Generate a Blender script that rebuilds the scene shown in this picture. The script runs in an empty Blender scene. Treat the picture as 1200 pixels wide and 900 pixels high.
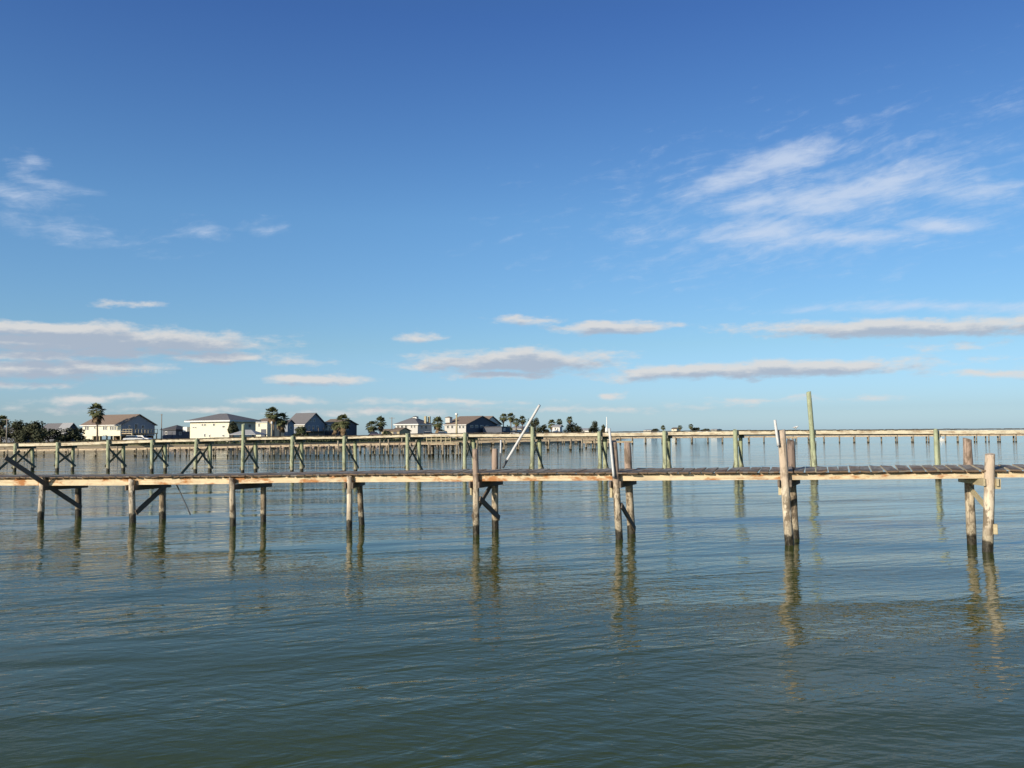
import bpy, bmesh, math, random
from mathutils import Vector, Matrix, Quaternion
R = math.radians
random.seed(7)
scene = bpy.context.scene
COL = scene.collection

# ------------------------------------------------------------------ camera
CAM = Vector((0, 0, 3.1)); F = 1000.0
PITCH = math.atan(59 / 1000); ROLL = -0.0083
fw = Vector((0, math.cos(PITCH), math.sin(PITCH)))
u0 = Vector((0, -math.sin(PITCH), math.cos(PITCH))); r0 = Vector((1, 0, 0))
rt = r0 * math.cos(ROLL) + u0 * math.sin(ROLL)
up = u0 * math.cos(ROLL) - r0 * math.sin(ROLL)
cd = bpy.data.cameras.new('camera'); cam = bpy.data.objects.new('camera', cd); COL.objects.link(cam)
cam.matrix_world = Matrix(((rt.x, up.x, -fw.x, CAM.x), (rt.y, up.y, -fw.y, CAM.y), (rt.z, up.z, -fw.z, CAM.z), (0, 0, 0, 1)))
cd.sensor_width = 36; cd.lens = 36 * F / 1200; cd.clip_start = .1; cd.clip_end = 20000
scene.camera = cam

def ray(px, py): return fw + rt * ((px - 600) / F) + up * ((450 - py) / F)
def at_z(px, py, z=0.0):
    d = ray(px, py); return CAM + d * ((z - CAM.z) / d.z)
def at_y(px, py, Y):
    d = ray(px, py); return CAM + d * (Y / d.y)
def at_plane(px, py, P, n):
    d = ray(px, py); return CAM + d * ((P - CAM).dot(n) / d.dot(n))
def project(p):
    d = p - CAM; k = d.dot(fw); return 600 + F * d.dot(rt) / k, 450 - F * d.dot(up) / k
def lerp_tab(tab, x, j=1):
    if x <= tab[0][0]: a, b = tab[0], tab[1]
    elif x >= tab[-1][0]: a, b = tab[-2], tab[-1]
    else:
        for a, b in zip(tab, tab[1:]):
            if a[0] <= x <= b[0]: break
    t = (x - a[0]) / (b[0] - a[0]); return a[j] + (b[j] - a[j]) * t

# ------------------------------------------------------------------ object helpers
def tag(o, label=None, cat=None, group=None, kind=None):
    if label: o['label'] = label
    if cat: o['category'] = cat
    if group: o['group'] = group
    if kind: o['kind'] = kind
    return o
def thing(name, label, cat, loc, group=None):
    o = bpy.data.objects.new(name, None); COL.objects.link(o); o.location = loc; o.empty_display_size = .3
    o.rotation_euler = (0, 0, 0)
    return tag(o, label, cat, group)
def base_of(o):
    while o.parent is not None: o = o.parent
    return Vector(o.location)

class MB:
    def __init__(s): s.v = []; s.f = []; s.sm = []
    def poly(s, pts, faces, smooth=False):
        b = len(s.v); s.v += [Vector(p) for p in pts]
        for f in faces: s.f.append(tuple(b + i for i in f)); s.sm.append(smooth)
    def box(s, c, ax, ay, az, hx, hy, hz):
        c = Vector(c); P = []
        for k in (-1, 1):
            for j in (-1, 1):
                for i in (-1, 1): P.append(c + ax * (i * hx) + ay * (j * hy) + az * (k * hz))
        s.poly(P, [(0, 2, 3, 1), (4, 5, 7, 6), (0, 1, 5, 4), (2, 6, 7, 3), (0, 4, 6, 2), (1, 3, 7, 5)])
    def bar(s, a, b, w, h, side=None, ends=(0, 0)):
        """a board from a to b; w across (along side), h in the remaining direction"""
        a = Vector(a); b = Vector(b); d = (b - a); L = d.length; d.normalize()
        sd = Vector(side) if side is not None else Vector((0, 0, 1)).cross(d)
        sd = (sd - d * sd.dot(d)).normalized(); t = d.cross(sd)
        s.box((a + b) / 2, d, sd, t, L / 2, w / 2, h / 2)
    def tube(s, pts, rad, seg=12, cap=True, rough=0, rnd=random):
        pts = [Vector(p) for p in pts]; n = len(pts); b = len(s.v)
        for i, p in enumerate(pts):
            d = (pts[min(i + 1, n - 1)] - pts[max(i - 1, 0)]).normalized()
            x = d.cross(Vector((0, 1, 0)) if abs(d.y) < .9 else Vector((1, 0, 0))).normalized(); y = d.cross(x)
            rr = rad[i] if isinstance(rad, (list, tuple)) else rad
            for k in range(seg):
                a = 2 * math.pi * k / seg; q = rr * (1 + rnd.uniform(-rough, rough))
                s.v.append(p + x * (math.cos(a) * q) + y * (math.sin(a) * q))
        for i in range(n - 1):
            for k in range(seg):
                k2 = (k + 1) % seg
                s.f.append((b + i * seg + k, b + i * seg + k2, b + (i + 1) * seg + k2, b + (i + 1) * seg + k)); s.sm.append(True)
        if cap:
            s.f.append(tuple(b + k for k in reversed(range(seg)))); s.sm.append(False)
            s.f.append(tuple(b + (n - 1) * seg + k for k in range(seg))); s.sm.append(False)
    def build(s, name, mat, parent=None, bevel=0):
        o0 = base_of(parent) if parent is not None else Vector((0, 0, 0))
        me = bpy.data.meshes.new(name)
        me.from_pydata([tuple(p - o0) for p in s.v], [], s.f)
        me.polygons.foreach_set('use_smooth', s.sm); me.materials.append(mat); me.validate()
        bm = bmesh.new(); bm.from_mesh(me); bmesh.ops.recalc_face_normals(bm, faces=bm.faces); bm.to_mesh(me); bm.free()
        o = bpy.data.objects.new(name, me); COL.objects.link(o); o.parent = parent
        if bevel:
            m = o.modifiers.new('bevel', 'BEVEL'); m.width = bevel; m.segments = 1; m.limit_method = 'ANGLE'
        return o

# ------------------------------------------------------------------ materials
def newmat(name):
    m = bpy.data.materials.new(name); m.use_nodes = True; nt = m.node_tree
    b = nt.nodes['Principled BSDF']; return m, nt, b
def N(nt, t, **kw):
    n = nt.nodes.new(t)
    for k, v in kw.items():
        if k.startswith('i_'): n.inputs[k[2:].replace('_', ' ')].default_value = v
        else: setattr(n, k, v)
    return n
def math_n(nt, op, a, b=None, c=None, clamp=False):
    n = nt.nodes.new('ShaderNodeMath'); n.operation = op; n.use_clamp = clamp
    for i, x in enumerate((a, b, c)):
        if x is None: continue
        if isinstance(x, (int, float)): n.inputs[i].default_value = x
        else: nt.links.new(x, n.inputs[i])
    return n.outputs[0]
def ramp(nt, fac, stops):
    n = nt.nodes.new('ShaderNodeValToRGB'); e = n.color_ramp.elements
    while len(e) < len(stops): e.new(.5)
    for el, (p, c) in zip(e, stops): el.position = p; el.color = (*c, 1) if len(c) == 3 else c
    nt.links.new(fac, n.inputs[0]); return n.outputs[0]
def mixc(nt, fac, a, b):
    n = nt.nodes.new('ShaderNodeMix'); n.data_type = 'RGBA'
    for s, x in ((0, fac), (6, a), (7, b)):
        if isinstance(x, (int, float)): n.inputs[s].default_value = x
        elif isinstance(x, tuple): n.inputs[s].default_value = (*x, 1)
        else: nt.links.new(x, n.inputs[s])
    return n.outputs[2]
def smooth(nt, x, lo, hi):
    n = nt.nodes.new('ShaderNodeMapRange'); n.interpolation_type = 'SMOOTHSTEP'
    n.inputs[1].default_value = lo; n.inputs[2].default_value = hi
    nt.links.new(x, n.inputs[0]); return n.outputs[0]
def position(nt, rot=0, scale=(1, 1, 1)):
    g = nt.nodes.new('ShaderNodeNewGeometry')
    r = nt.nodes.new('ShaderNodeVectorRotate'); r.rotation_type = 'Z_AXIS'; r.inputs['Angle'].default_value = rot
    nt.links.new(g.outputs['Position'], r.inputs[0])
    m = nt.nodes.new('ShaderNodeVectorMath'); m.operation = 'MULTIPLY'; m.inputs[1].default_value = scale
    nt.links.new(r.outputs[0], m.inputs[0]); return m.outputs[0], g
def noise(nt, vec, scale, detail=4, rough=.55, dist=0, out='Fac'):
    n = nt.nodes.new('ShaderNodeTexNoise'); n.inputs['Scale'].default_value = scale; n.inputs['Detail'].default_value = detail
    n.inputs['Roughness'].default_value = rough; n.inputs['Distortion'].default_value = dist
    nt.links.new(vec, n.inputs['Vector']); return n.outputs[out]
def bump(nt, bsdf, h, dist, strength=1):
    n = nt.nodes.new('ShaderNodeBump'); n.inputs['Distance'].default_value = dist; n.inputs['Strength'].default_value = strength
    nt.links.new(h, n.inputs['Height']); nt.links.new(n.outputs[0], bsdf.inputs['Normal'])

PIER_ROT = math.atan(.357)     # rotates the piers' long direction onto x

def wood_board(name, stops, stain=None, along='x', rough=.85):
    m, nt, b = newmat(name)
    sc = {'x': (.6, 9, 14), 'y': (9, .6, 14), 'z': (12, 12, .8)}[along]
    v, _ = position(nt, PIER_ROT, sc)
    f = noise(nt, v, 1.6, 6, .65)
    c = ramp(nt, f, stops)
    v2, _ = position(nt, PIER_ROT, (1, 1, 1))
    blotch = noise(nt, v2, 1.4, 6, .68)
    c = mixc(nt, math_n(nt, 'MULTIPLY', smooth(nt, blotch, .42, .64), .62), c, tuple(x * .55 for x in stops[-1][1]))
    if stain:
        v3, _ = position(nt, PIER_ROT, (1.0, 1, 3.0))
        s = noise(nt, v3, 1.7, 5, .62)
        c = mixc(nt, math_n(nt, 'MULTIPLY', smooth(nt, s, .48, .64), .9), c, stain)
    nt.links.new(c, b.inputs['Base Color']); b.inputs['Roughness'].default_value = rough; b.inputs['Specular IOR Level'].default_value = .2
    bump(nt, b, f, .012, .6)
    return m

def pile_mat(name, upper, lower, dark, wet=.3, blotchy=.75):
    """weathered timber pile: grained, blotched, a dark wet band with growth at the tide line"""
    m, nt, b = newmat(name)
    v, g = position(nt, 0, (14, 14, 1.3)); f = noise(nt, v, 1.2, 6, .65)
    v2, _ = position(nt, 0, (5, 5, 2.4)); bl = noise(nt, v2, 1.0, 6, .7)
    sp = nt.nodes.new('ShaderNodeSeparateXYZ'); nt.links.new(g.outputs['Position'], sp.inputs[0]); z = sp.outputs['Z']
    zz = math_n(nt, 'ADD', z, math_n(nt, 'MULTIPLY', math_n(nt, 'SUBTRACT', bl, .5), 1.1))
    cu = mixc(nt, f, tuple(x * .62 for x in upper), tuple(min(1, x * 1.3) for x in upper))
    cl = mixc(nt, f, tuple(x * .6 for x in lower), tuple(min(1, x * 1.25) for x in lower))
    c = mixc(nt, smooth(nt, zz, 1.3, 1.9), cl, cu)
    crack = noise(nt, position(nt, 0, (30, 30, 1.0))[0], 1.0, 3, .6)
    c = mixc(nt, math_n(nt, 'MULTIPLY', smooth(nt, crack, .58, .66), .7), c, tuple(x * .3 for x in upper))
    c = mixc(nt, math_n(nt, 'MULTIPLY', smooth(nt, bl, .5, .6), blotchy), c, dark)
    big = noise(nt, position(nt, 0, (3.2, 3.2, 1.5))[0], 1.0, 5, .7)
    low = math_n(nt, 'SUBTRACT', 1, smooth(nt, z, 1.0, 1.9))
    c = mixc(nt, math_n(nt, 'MULTIPLY', math_n(nt, 'MULTIPLY', smooth(nt, big, .49, .56), low), .85), c, tuple(x * .7 for x in dark))
    # grimy stretch above the tide line, pale barnacle crust, dark wet foot
    grime = math_n(nt, 'SUBTRACT', 1, smooth(nt, zz, .35, .95))
    c = mixc(nt, math_n(nt, 'MULTIPLY', grime, .6), c, tuple(x * .8 for x in dark))
    crust = math_n(nt, 'MULTIPLY', math_n(nt, 'SUBTRACT', 1, smooth(nt, zz, wet + .16, wet + .26)), smooth(nt, noise(nt, v2, 9, 3, .6), .35, .6))
    c = mixc(nt, math_n(nt, 'MULTIPLY', crust, .85), c, (.46, .40, .29))
    zw = math_n(nt, 'ADD', z, math_n(nt, 'MULTIPLY', math_n(nt, 'SUBTRACT', bl, .5), .45))
    wetf = math_n(nt, 'SUBTRACT', 1, smooth(nt, zw, wet - .04, wet + .03))
    c = mixc(nt, math_n(nt, 'MULTIPLY', wetf, math_n(nt, 'MULTIPLY_ADD', smooth(nt, noise(nt, v2, 4, 4, .7), .35, .6), .15, .85)), c, (.020, .017, .011))
    nt.links.new(c, b.inputs['Base Color'])
    nt.links.new(math_n(nt, 'SUBTRACT', .88, math_n(nt, 'MULTIPLY', wetf, .5)), b.inputs['Roughness'])
    b.inputs['Specular IOR Level'].default_value = .25
    bump(nt, b, math_n(nt, 'ADD', f, bl), .02, .7)
    return m

def plain(name, col, rough=.7, var=.25, scale=1.5, bumpd=0, metal=0, spec=.3, scl=(1, 1, 1)):
    m, nt, b = newmat(name)
    v, _ = position(nt, 0, scl); f = noise(nt, v, scale, 5, .6)
    c = mixc(nt, f, tuple(x * (1 - var) for x in col), tuple(min(1, x * (1 + var)) for x in col))
    nt.links.new(c, b.inputs['Base Color']); b.inputs['Roughness'].default_value = rough
    b.inputs['Metallic'].default_value = metal; b.inputs['Specular IOR Level'].default_value = spec
    if bumpd: bump(nt, b, f, bumpd)
    return m

M = {}
M['fascia'] = wood_board('pale_weathered_board', [(.25, (.40, .30, .18)), (.5, (.68, .55, .36)), (.75, (.80, .68, .48))], (.36, .14, .04))
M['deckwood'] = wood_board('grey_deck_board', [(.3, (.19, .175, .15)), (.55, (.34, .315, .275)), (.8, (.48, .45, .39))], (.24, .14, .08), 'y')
M['endgrain'] = plain('brown_end_grain', (.15, .105, .07), .95, .5, 5)  # darker brown, set on most end faces of the deck boards
M['darkwood'] = wood_board('dark_weathered_board', [(.3, (.11, .088, .07)), (.6, (.19, .155, .125)), (.8, (.28, .235, .19))])
M['palewood'] = wood_board('pale_new_board', [(.3, (.40, .33, .2)), (.6, (.55, .47, .30)), (.8, (.66, .58, .4))])
M['pile'] = pile_mat('weathered_pile', (.38, .285, .22), (.58, .49, .36), (.12, .09, .062))
M['pile_pale'] = pile_mat('bleached_pile', (.56, .45, .34), (.74, .64, .49), (.20, .15, .10), blotchy=.55)
M['pile_dark'] = pile_mat('grimy_pile', (.27, .205, .165), (.38, .31, .22), (.09, .07, .052))
M['plankedge'] = wood_board('pale_plank_edge', [(.3, (.34, .27, .18)), (.55, (.56, .47, .33)), (.8, (.70, .60, .44))], None, 'y')  # board sides coloured pale to carry their sunlit look
# the near pier's boards are mixed darker and browner towards their near ends
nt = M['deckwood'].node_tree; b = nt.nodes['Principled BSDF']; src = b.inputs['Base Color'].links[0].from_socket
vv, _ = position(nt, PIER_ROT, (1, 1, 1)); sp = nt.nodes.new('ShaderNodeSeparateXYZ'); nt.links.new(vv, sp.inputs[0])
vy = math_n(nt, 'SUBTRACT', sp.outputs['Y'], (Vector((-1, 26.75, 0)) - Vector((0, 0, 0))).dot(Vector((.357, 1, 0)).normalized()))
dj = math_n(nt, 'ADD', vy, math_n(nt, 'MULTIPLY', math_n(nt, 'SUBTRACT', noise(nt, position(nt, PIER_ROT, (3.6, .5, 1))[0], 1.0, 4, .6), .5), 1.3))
near_f = math_n(nt, 'SUBTRACT', 1, smooth(nt, dj, .25, .75))
nt.links.new(mixc(nt, math_n(nt, 'MULTIPLY', near_f, .55), src, (.085, .06, .042)), b.inputs['Base Color'])
M['ledger'] = wood_board('brown_ledger_board', [(.3, (.13, .09, .055)), (.55, (.27, .20, .13)), (.8, (.42, .33, .22))], (.26, .10, .03))
M['greenpile'] = pile_mat('green_treated_pile', (.38, .42, .27), (.47, .50, .33), (.24, .25, .16), blotchy=.45)
M['greenfascia'] = wood_board('sun_bleached_rail_board', [(.25, (.44, .38, .27)), (.5, (.64, .57, .42)), (.8, (.76, .69, .53))], (.36, .28, .19))
M['greendeck'] = wood_board('dark_deck_edge', [(.3, (.05, .045, .035)), (.6, (.10, .085, .065)), (.8, (.18, .15, .11))])
M['brace2'] = wood_board('dark_brace_board', [(.3, (.12, .125, .10)), (.6, (.19, .195, .155)), (.8, (.27, .27, .21))])
M['farpile'] = pile_mat('far_pile', (.33, .275, .20), (.33, .275, .20), (.17, .14, .10), wet=.3)
M['farpale'] = pile_mat('far_pale_pile', (.42, .36, .26), (.42, .36, .26), (.2, .16, .11), wet=.3)
M['fardeck'] = wood_board('far_deck_board', [(.25, (.34, .26, .18)), (.5, (.52, .42, .29)), (.8, (.64, .54, .38))], (.3, .2, .13))
M['pvc'] = plain('white_plastic_pipe', (.60, .60, .585), .5, .28, 3)
M['pvcdark'] = plain('dark_pipe', (.10, .11, .12), .6, .3, 8)
M['concrete'] = plain('bulkhead_concrete', (.40, .33, .24), .9, .35, .8, .02, scl=(1, 1, 3))
M['rock'] = plain('riprap_rock', (.42, .33, .26), .9, .4, 1.2, .05)
M['cream'] = plain('cream_siding', (.80, .75, .58), .8, .08, 1, 0, scl=(.3, .3, 5))
M['white'] = plain('white_paint', (.80, .79, .74), .6, .06)
M['offwhite'] = plain('weathered_white_siding', (.60, .575, .52), .8, .1, 1, 0, scl=(.3, .3, 5))
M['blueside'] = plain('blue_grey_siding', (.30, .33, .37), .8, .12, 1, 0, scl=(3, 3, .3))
M['slate'] = plain('slate_shingle', (.12, .125, .14), .9, .25, 3)
M['roofbrown'] = plain('brown_shingle', (.29, .215, .16), .9, .18, 3)
M['roofgrey'] = plain('grey_shingle', (.20, .19, .19), .9, .2, 3)
M['rooftan'] = plain('tan_shingle', (.25, .195, .14), .9, .2, 3)
M['roofdark'] = plain('dark_shingle', (.11, .105, .11), .9, .2, 3)
M['rooflight'] = plain('pale_metal_roof', (.36, .36, .36), .6, .1)
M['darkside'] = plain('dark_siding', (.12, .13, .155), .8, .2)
M['glass'] = plain('window_glass', (.03, .04, .05), .12, .2, spec=.5)
M['trunk'] = plain('palm_trunk', (.20, .155, .11), .95, .3, 6, .03, scl=(1, 1, 4))
M['bark'] = plain('tree_bark', (.11, .085, .06), .95, .3, 4, .04)
M['palmleaf'] = plain('palm_frond', (.125, .135, .06), .6, .45, 1.6, spec=.3)
M['palmdead'] = plain('dead_palm_frond', (.25, .175, .10), .9, .4, 2.2)
M['leaf'] = plain('oak_leaf', (.058, .064, .032), .75, .5, .8)
M['leaf2'] = plain('shrub_leaf', (.065, .078, .035), .75, .5, .8)
M['pole'] = plain('grey_wood_pole', (.28, .25, .21), .9, .2)
M['steel'] = plain('galvanised_metal', (.5, .5, .5), .5, .1, metal=.3)
M['tyre'] = plain('tyre_rubber', (.02, .02, .02), .8, .1)
M['carwhite'] = plain('white_car_paint', (.75, .75, .74), .25, .03)
M['cardark'] = plain('plum_car_paint', (.16, .12, .16), .25, .03)
M['feather'] = plain('white_feather', (.75, .74, .72), .8, .06)
M['beak'] = plain('yellow_beak', (.5, .3, .06), .6, .1)

def ground_mat():
    m, nt, b = newmat('grass_ground'); v, _ = position(nt)
    f = noise(nt, v, .12, 6, .6); g = noise(nt, v, 1.5, 4, .6)
    c = ramp(nt, f, [(.35, (.055, .06, .025)), (.55, (.10, .095, .045)), (.72, (.20, .165, .10))])
    c = mixc(nt, math_n(nt, 'MULTIPLY', g, .5), c, (.05, .055, .025))
    nt.links.new(c, b.inputs['Base Color']); b.inputs['Roughness'].default_value = 1; b.inputs['Specular IOR Level'].default_value = .1
    return m
M['ground'] = ground_mat()

def water_mat():
    m, nt, b = newmat('bay_water')
    v1, _ = position(nt, R(-14), (.30, 1.0, 1))      # long low swell, crests run left-right, tilted
    v2, _ = position(nt, R(-22), (.38, 1.0, 1))      # wind ripples
    v3, _ = position(nt, R(16), (.45, 1.0, 1))       # crossing ripples
    v0, _ = position(nt, R(-10), (.35, 1.0, 1))
    patch = noise(nt, v0, .085, 3, .55)
    patch2 = noise(nt, v0, .23, 3, .55)
    calm = smooth(nt, patch, .36, .62)
    calm2 = smooth(nt, patch2, .36, .66)
    h1 = math_n(nt, 'ADD', math_n(nt, 'MULTIPLY', noise(nt, v1, .50, 2, .45, .3), SWELL), math_n(nt, 'MULTIPLY', noise(nt, v0, .19, 1, .4, .2), .17))
    h2 = math_n(nt, 'MULTIPLY', noise(nt, v2, 2.9, 3, .5, .4), math_n(nt, 'MULTIPLY_ADD', calm2, RIP, RIP * .22))
    h3 = math_n(nt, 'MULTIPLY', noise(nt, v3, 6.5, 2, .5, .2), math_n(nt, 'MULTIPLY_ADD', calm, MIC, MIC * .2))
    h = math_n(nt, 'ADD', math_n(nt, 'ADD', h1, h2), h3)
    bump(nt, b, h, 1.0, 1.0)
    tint = mixc(nt, noise(nt, v0, .06, 3, .5), WATER_A, WATER_B)
    nt.links.new(tint, b.inputs['Base Color'])
    b.inputs['Roughness'].default_value = .04; b.inputs['IOR'].default_value = 1.333; b.inputs['Specular IOR Level'].default_value = .24
    return m
SWELL, RIP, MIC = .066, .034, .0095
WATER_A, WATER_B = (.054, .074, .010), (.070, .090, .016)
M['water'] = water_mat()

# ------------------------------------------------------------------ sky, sun, clouds
SUN_EL, SUN_AZ = 17.0, 225.0
def build_world():
    w = bpy.data.worlds.new('World'); scene.world = w; w.use_nodes = True; nt = w.node_tree
    for n in list(nt.nodes): nt.nodes.remove(n)
    out = nt.nodes.new('ShaderNodeOutputWorld'); bg = nt.nodes.new('ShaderNodeBackground'); bg.inputs[1].default_value = SKY_STR
    sky = nt.nodes.new('ShaderNodeTexSky'); sky.sky_type = 'NISHITA'; sky.sun_disc = False
    sky.sun_elevation = R(SUN_EL); sky.sun_rotation = R(SUN_AZ); sky.altitude = 0
    sky.air_density, sky.dust_density, sky.ozone_density = 1.0, .6, 2.6
    hs = nt.nodes.new('ShaderNodeHueSaturation'); hs.inputs['Saturation'].default_value = 1.12; hs.inputs['Value'].default_value = 1.0
    nt.links.new(sky.outputs[0], hs.inputs['Color'])
    tc = nt.nodes.new('ShaderNodeTexCoord')
    sp = nt.nodes.new('ShaderNodeSeparateXYZ'); nt.links.new(tc.outputs['Generated'], sp.inputs[0])
    az = math_n(nt, 'ARCTAN2', sp.outputs[0], sp.outputs[1]); el = math_n(nt, 'ARCSINE', sp.outputs[2])
    def azel(px, py):
        d = ray(px, py).normalized(); return math.atan2(d.x, d.y), math.asin(d.z)
    def comb(a, b):
        n = nt.nodes.new('ShaderNodeCombineXYZ')
        for i, x in enumerate((a, b)):
            if isinstance(x, (int, float)): n.inputs[i].default_value = x
            else: nt.links.new(x, n.inputs[i])
        return n.outputs[0]
    def vadd(a, b):
        n = nt.nodes.new('ShaderNodeVectorMath'); n.operation = 'ADD'; nt.links.new(a, n.inputs[0])
        if isinstance(b, tuple): n.inputs[1].default_value = b
        else: nt.links.new(b, n.inputs[1])
        return n.outputs[0]
    def vmul(a, b):
        n = nt.nodes.new('ShaderNodeVectorMath'); n.operation = 'MULTIPLY'; nt.links.new(a, n.inputs[0]); n.inputs[1].default_value = b; return n.outputs[0]
    P = comb(az, el)
    def field(p, clouds):
        acc = None
        for (px, py, hw, hh, rot, k) in clouds:
            a, e = azel(px, py)
            mp = nt.nodes.new('ShaderNodeMapping'); mp.vector_type = 'TEXTURE'
            mp.inputs['Location'].default_value = (a, e, 0); mp.inputs['Rotation'].default_value = (0, 0, R(rot)); mp.inputs['Scale'].default_value = (hw / 950, hh / 950, 1)
            if acc is not None:                      # evaluate the clouds one after another (keeps the shader small)
                ch = nt.nodes.new('ShaderNodeVectorMath'); ch.operation = 'MULTIPLY_ADD'; ch.inputs[1].default_value = (1e-9, 1e-9, 0)
                nt.links.new(acc, ch.inputs[0]); nt.links.new(p, ch.inputs[2]); nt.links.new(ch.outputs[0], mp.inputs['Vector'])
            else: nt.links.new(p, mp.inputs['Vector'])
            ln = nt.nodes.new('ShaderNodeVectorMath'); ln.operation = 'LENGTH'; nt.links.new(mp.outputs[0], ln.inputs[0])
            x = math_n(nt, 'MULTIPLY_ADD', ln.outputs['Value'], -k, k)
            acc = x if acc is None else math_n(nt, 'MAXIMUM', acc, x)
        return acc
    def warp(p, scale, amt):
        n = noise(nt, vmul(p, (1, 2.2, 1)), scale, 4, .6, 0, 'Color')
        d = vmul(vadd(n, (-.5, -.5, -.5)), amt); return vadd(p, d)
    def cum(p):
        q = warp(p, 16, (.06, .016, 0))
        f = field(q, CUMULUS)
        fb = noise(nt, vmul(p, (1, 3.0, 1)), 26, 9, .64)
        return math_n(nt, 'ADD', f, math_n(nt, 'MULTIPLY', math_n(nt, 'SUBTRACT', fb, .5), 1.55))
    c0 = cum(P); c1 = cum(vadd(P, (-.004, .0085, 0)))
    dens = smooth(nt, c0, .0, .66)
    shade = smooth(nt, c1, .05, .70)
    ccol = mixc(nt, shade, tuple(x / SKY_STR for x in CLOUD_LIT), tuple(x / SKY_STR for x in CLOUD_SHADE))
    # thin high cloud
    q = warp(P, 11, (.055, .018, 0))
    f = field(q, CIRRUS)
    rr = nt.nodes.new('ShaderNodeVectorRotate'); rr.rotation_type = 'Z_AXIS'; rr.inputs['Angle'].default_value = R(-9); nt.links.new(P, rr.inputs[0])
    st = noise(nt, vmul(warp(rr.outputs[0], 7, (.10, .04, 0)), (4, 22, 1)), 3.2, 7, .66)
    fl = noise(nt, vmul(P, (1, 1.6, 1)), 34, 5, .6)
    ci = math_n(nt, 'ADD', f, math_n(nt, 'ADD', math_n(nt, 'MULTIPLY', math_n(nt, 'SUBTRACT', st, .5), 1.9), math_n(nt, 'MULTIPLY', math_n(nt, 'SUBTRACT', fl, .5), .9)))
    cden = math_n(nt, 'MULTIPLY', smooth(nt, ci, -.22, 1.15), .74)
    # sky tint by height; blue lowered overhead so the water reflects less of it
    mr = nt.nodes.new('ShaderNodeMapRange'); mr.inputs[1].default_value = 0; mr.inputs[2].default_value = R(56); nt.links.new(el, mr.inputs[0])
    tint = ramp(nt, mr.outputs[0], SKY_TINT)
    mu = nt.nodes.new('ShaderNodeMix'); mu.data_type = 'RGBA'; mu.blend_type = 'MULTIPLY'; mu.inputs[0].default_value = 1
    ma = nt.nodes.new('ShaderNodeMapRange'); ma.inputs[1].default_value = R(-35); ma.inputs[2].default_value = R(35); ma.inputs[3].default_value = 1.03; ma.inputs[4].default_value = .83; nt.links.new(az, ma.inputs[0])
    tv = nt.nodes.new('ShaderNodeVectorMath'); tv.operation = 'SCALE'; nt.links.new(tint, tv.inputs[0]); nt.links.new(ma.outputs[0], tv.inputs['Scale'])
    nt.links.new(hs.outputs[0], mu.inputs[6]); nt.links.new(tv.outputs[0], mu.inputs[7])
    c = mixc(nt, cden, mu.outputs[2], tuple(x / SKY_STR for x in CIRRUS_COL))
    c = mixc(nt, math_n(nt, 'MULTIPLY', dens, .9), c, ccol)
    nt.links.new(c, bg.inputs[0]); nt.links.new(bg.outputs[0], out.inputs[0])
SKY_STR = .10
SKY_TINT = [(0, (1.06, 1.50, 2.55)), (.027, (.90, 1.2, 1.93)), (.105, (1.02, 1.22, 1.46)), (.255, (1.10, 1.33, 1.55)), (.475, (.80, 1.0, 1.46)), (.8, (.8, .93, 1.06))]
CLOUD_LIT, CLOUD_SHADE, CIRRUS_COL = (.72, .71, .70), (.41, .47, .57), (.64, .72, .86)
CUMULUS = [(100, 414, 190, 10, 2.5, .8), (60, 386, 125, 11, 2.5, 1.1), (130, 400, 200, 16, 2, 1.15), (50, 432, 150, 13, 2.5, 1.0), (235, 402, 55, 12, 1.5, 1.0), (262, 417, 85, 8, 1.5, .9),
           (372, 444, 75, 8, .5, 1.0), (350, 424, 38, 6, 0, .45), (605, 423, 150, 17, 0, 1.1), (585, 440, 80, 6, 0, .9), (500, 430, 50, 8, 0, .6),
           (905, 432, 230, 11, 0, 1.1), (775, 438, 85, 11, 0, 1.0), (1065, 385, 215, 13, -2, 1.1), (720, 383, 95, 9, 0, 1.0), (615, 375, 50, 8, 0, .6),
           (488, 395, 36, 9, 0, .65), (717, 463, 26, 6, 0, .85), (1165, 438, 80, 6, -2.5, .65), (105, 470, 60, 7, 2, .75), (330, 469, 80, 6, 1, .65),
           (145, 357, 42, 5, 2, .55), (20, 452, 50, 6, 2, .65), (520, 472, 130, 5, 0, .5), (1010, 467, 80, 5, -1, .45), (890, 470, 80, 5, 0, .45),
           (440, 482, 170, 6, 0, .5), (200, 480, 150, 6, 1, .45), (700, 480, 160, 5, 0, .4), (1130, 405, 80, 5, -2, .35),
           (1330, 375, 130, 14, -3, 1.0), (1420, 425, 160, 14, -3, 1.0), (-200, 390, 160, 20, 3, 1.1), (-420, 415, 180, 20, 3, 1.1), (1700, 400, 180, 16, -4, 1.0)]
CIRRUS = [(945, 238, 165, 52, 5, .3), (925, 186, 75, 20, 4, 1.15), (865, 208, 90, 14, 14, .95), (890, 238, 80, 15, 2, .95), (980, 234, 115, 18, 3, 1.15), (1050, 210, 80, 18, 8, 1.0), (905, 272, 90, 24, 0, 1.05), (990, 278, 90, 12, -5, .9),
          (1110, 265, 58, 11, -4, .9), (1145, 226, 55, 15, 0, .8), (1110, 360, 170, 7, -3, .65), (20, 230, 45, 12, -4, .6), (36, 190, 18, 9, 2, .55), (60, 216, 30, 7, -8, .5), (70, 270, 65, 9, -4, .3), (318, 268, 24, 7, 0, .4),
          (222, 270, 20, 8, 0, .3)]
build_world()
sd = bpy.data.lights.new('sun', 'SUN'); sd.energy = 5.0; sd.angle = R(.53); sd.color = (1.0, .88, .70)
so = bpy.data.objects.new('sun', sd); COL.objects.link(so)
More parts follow.
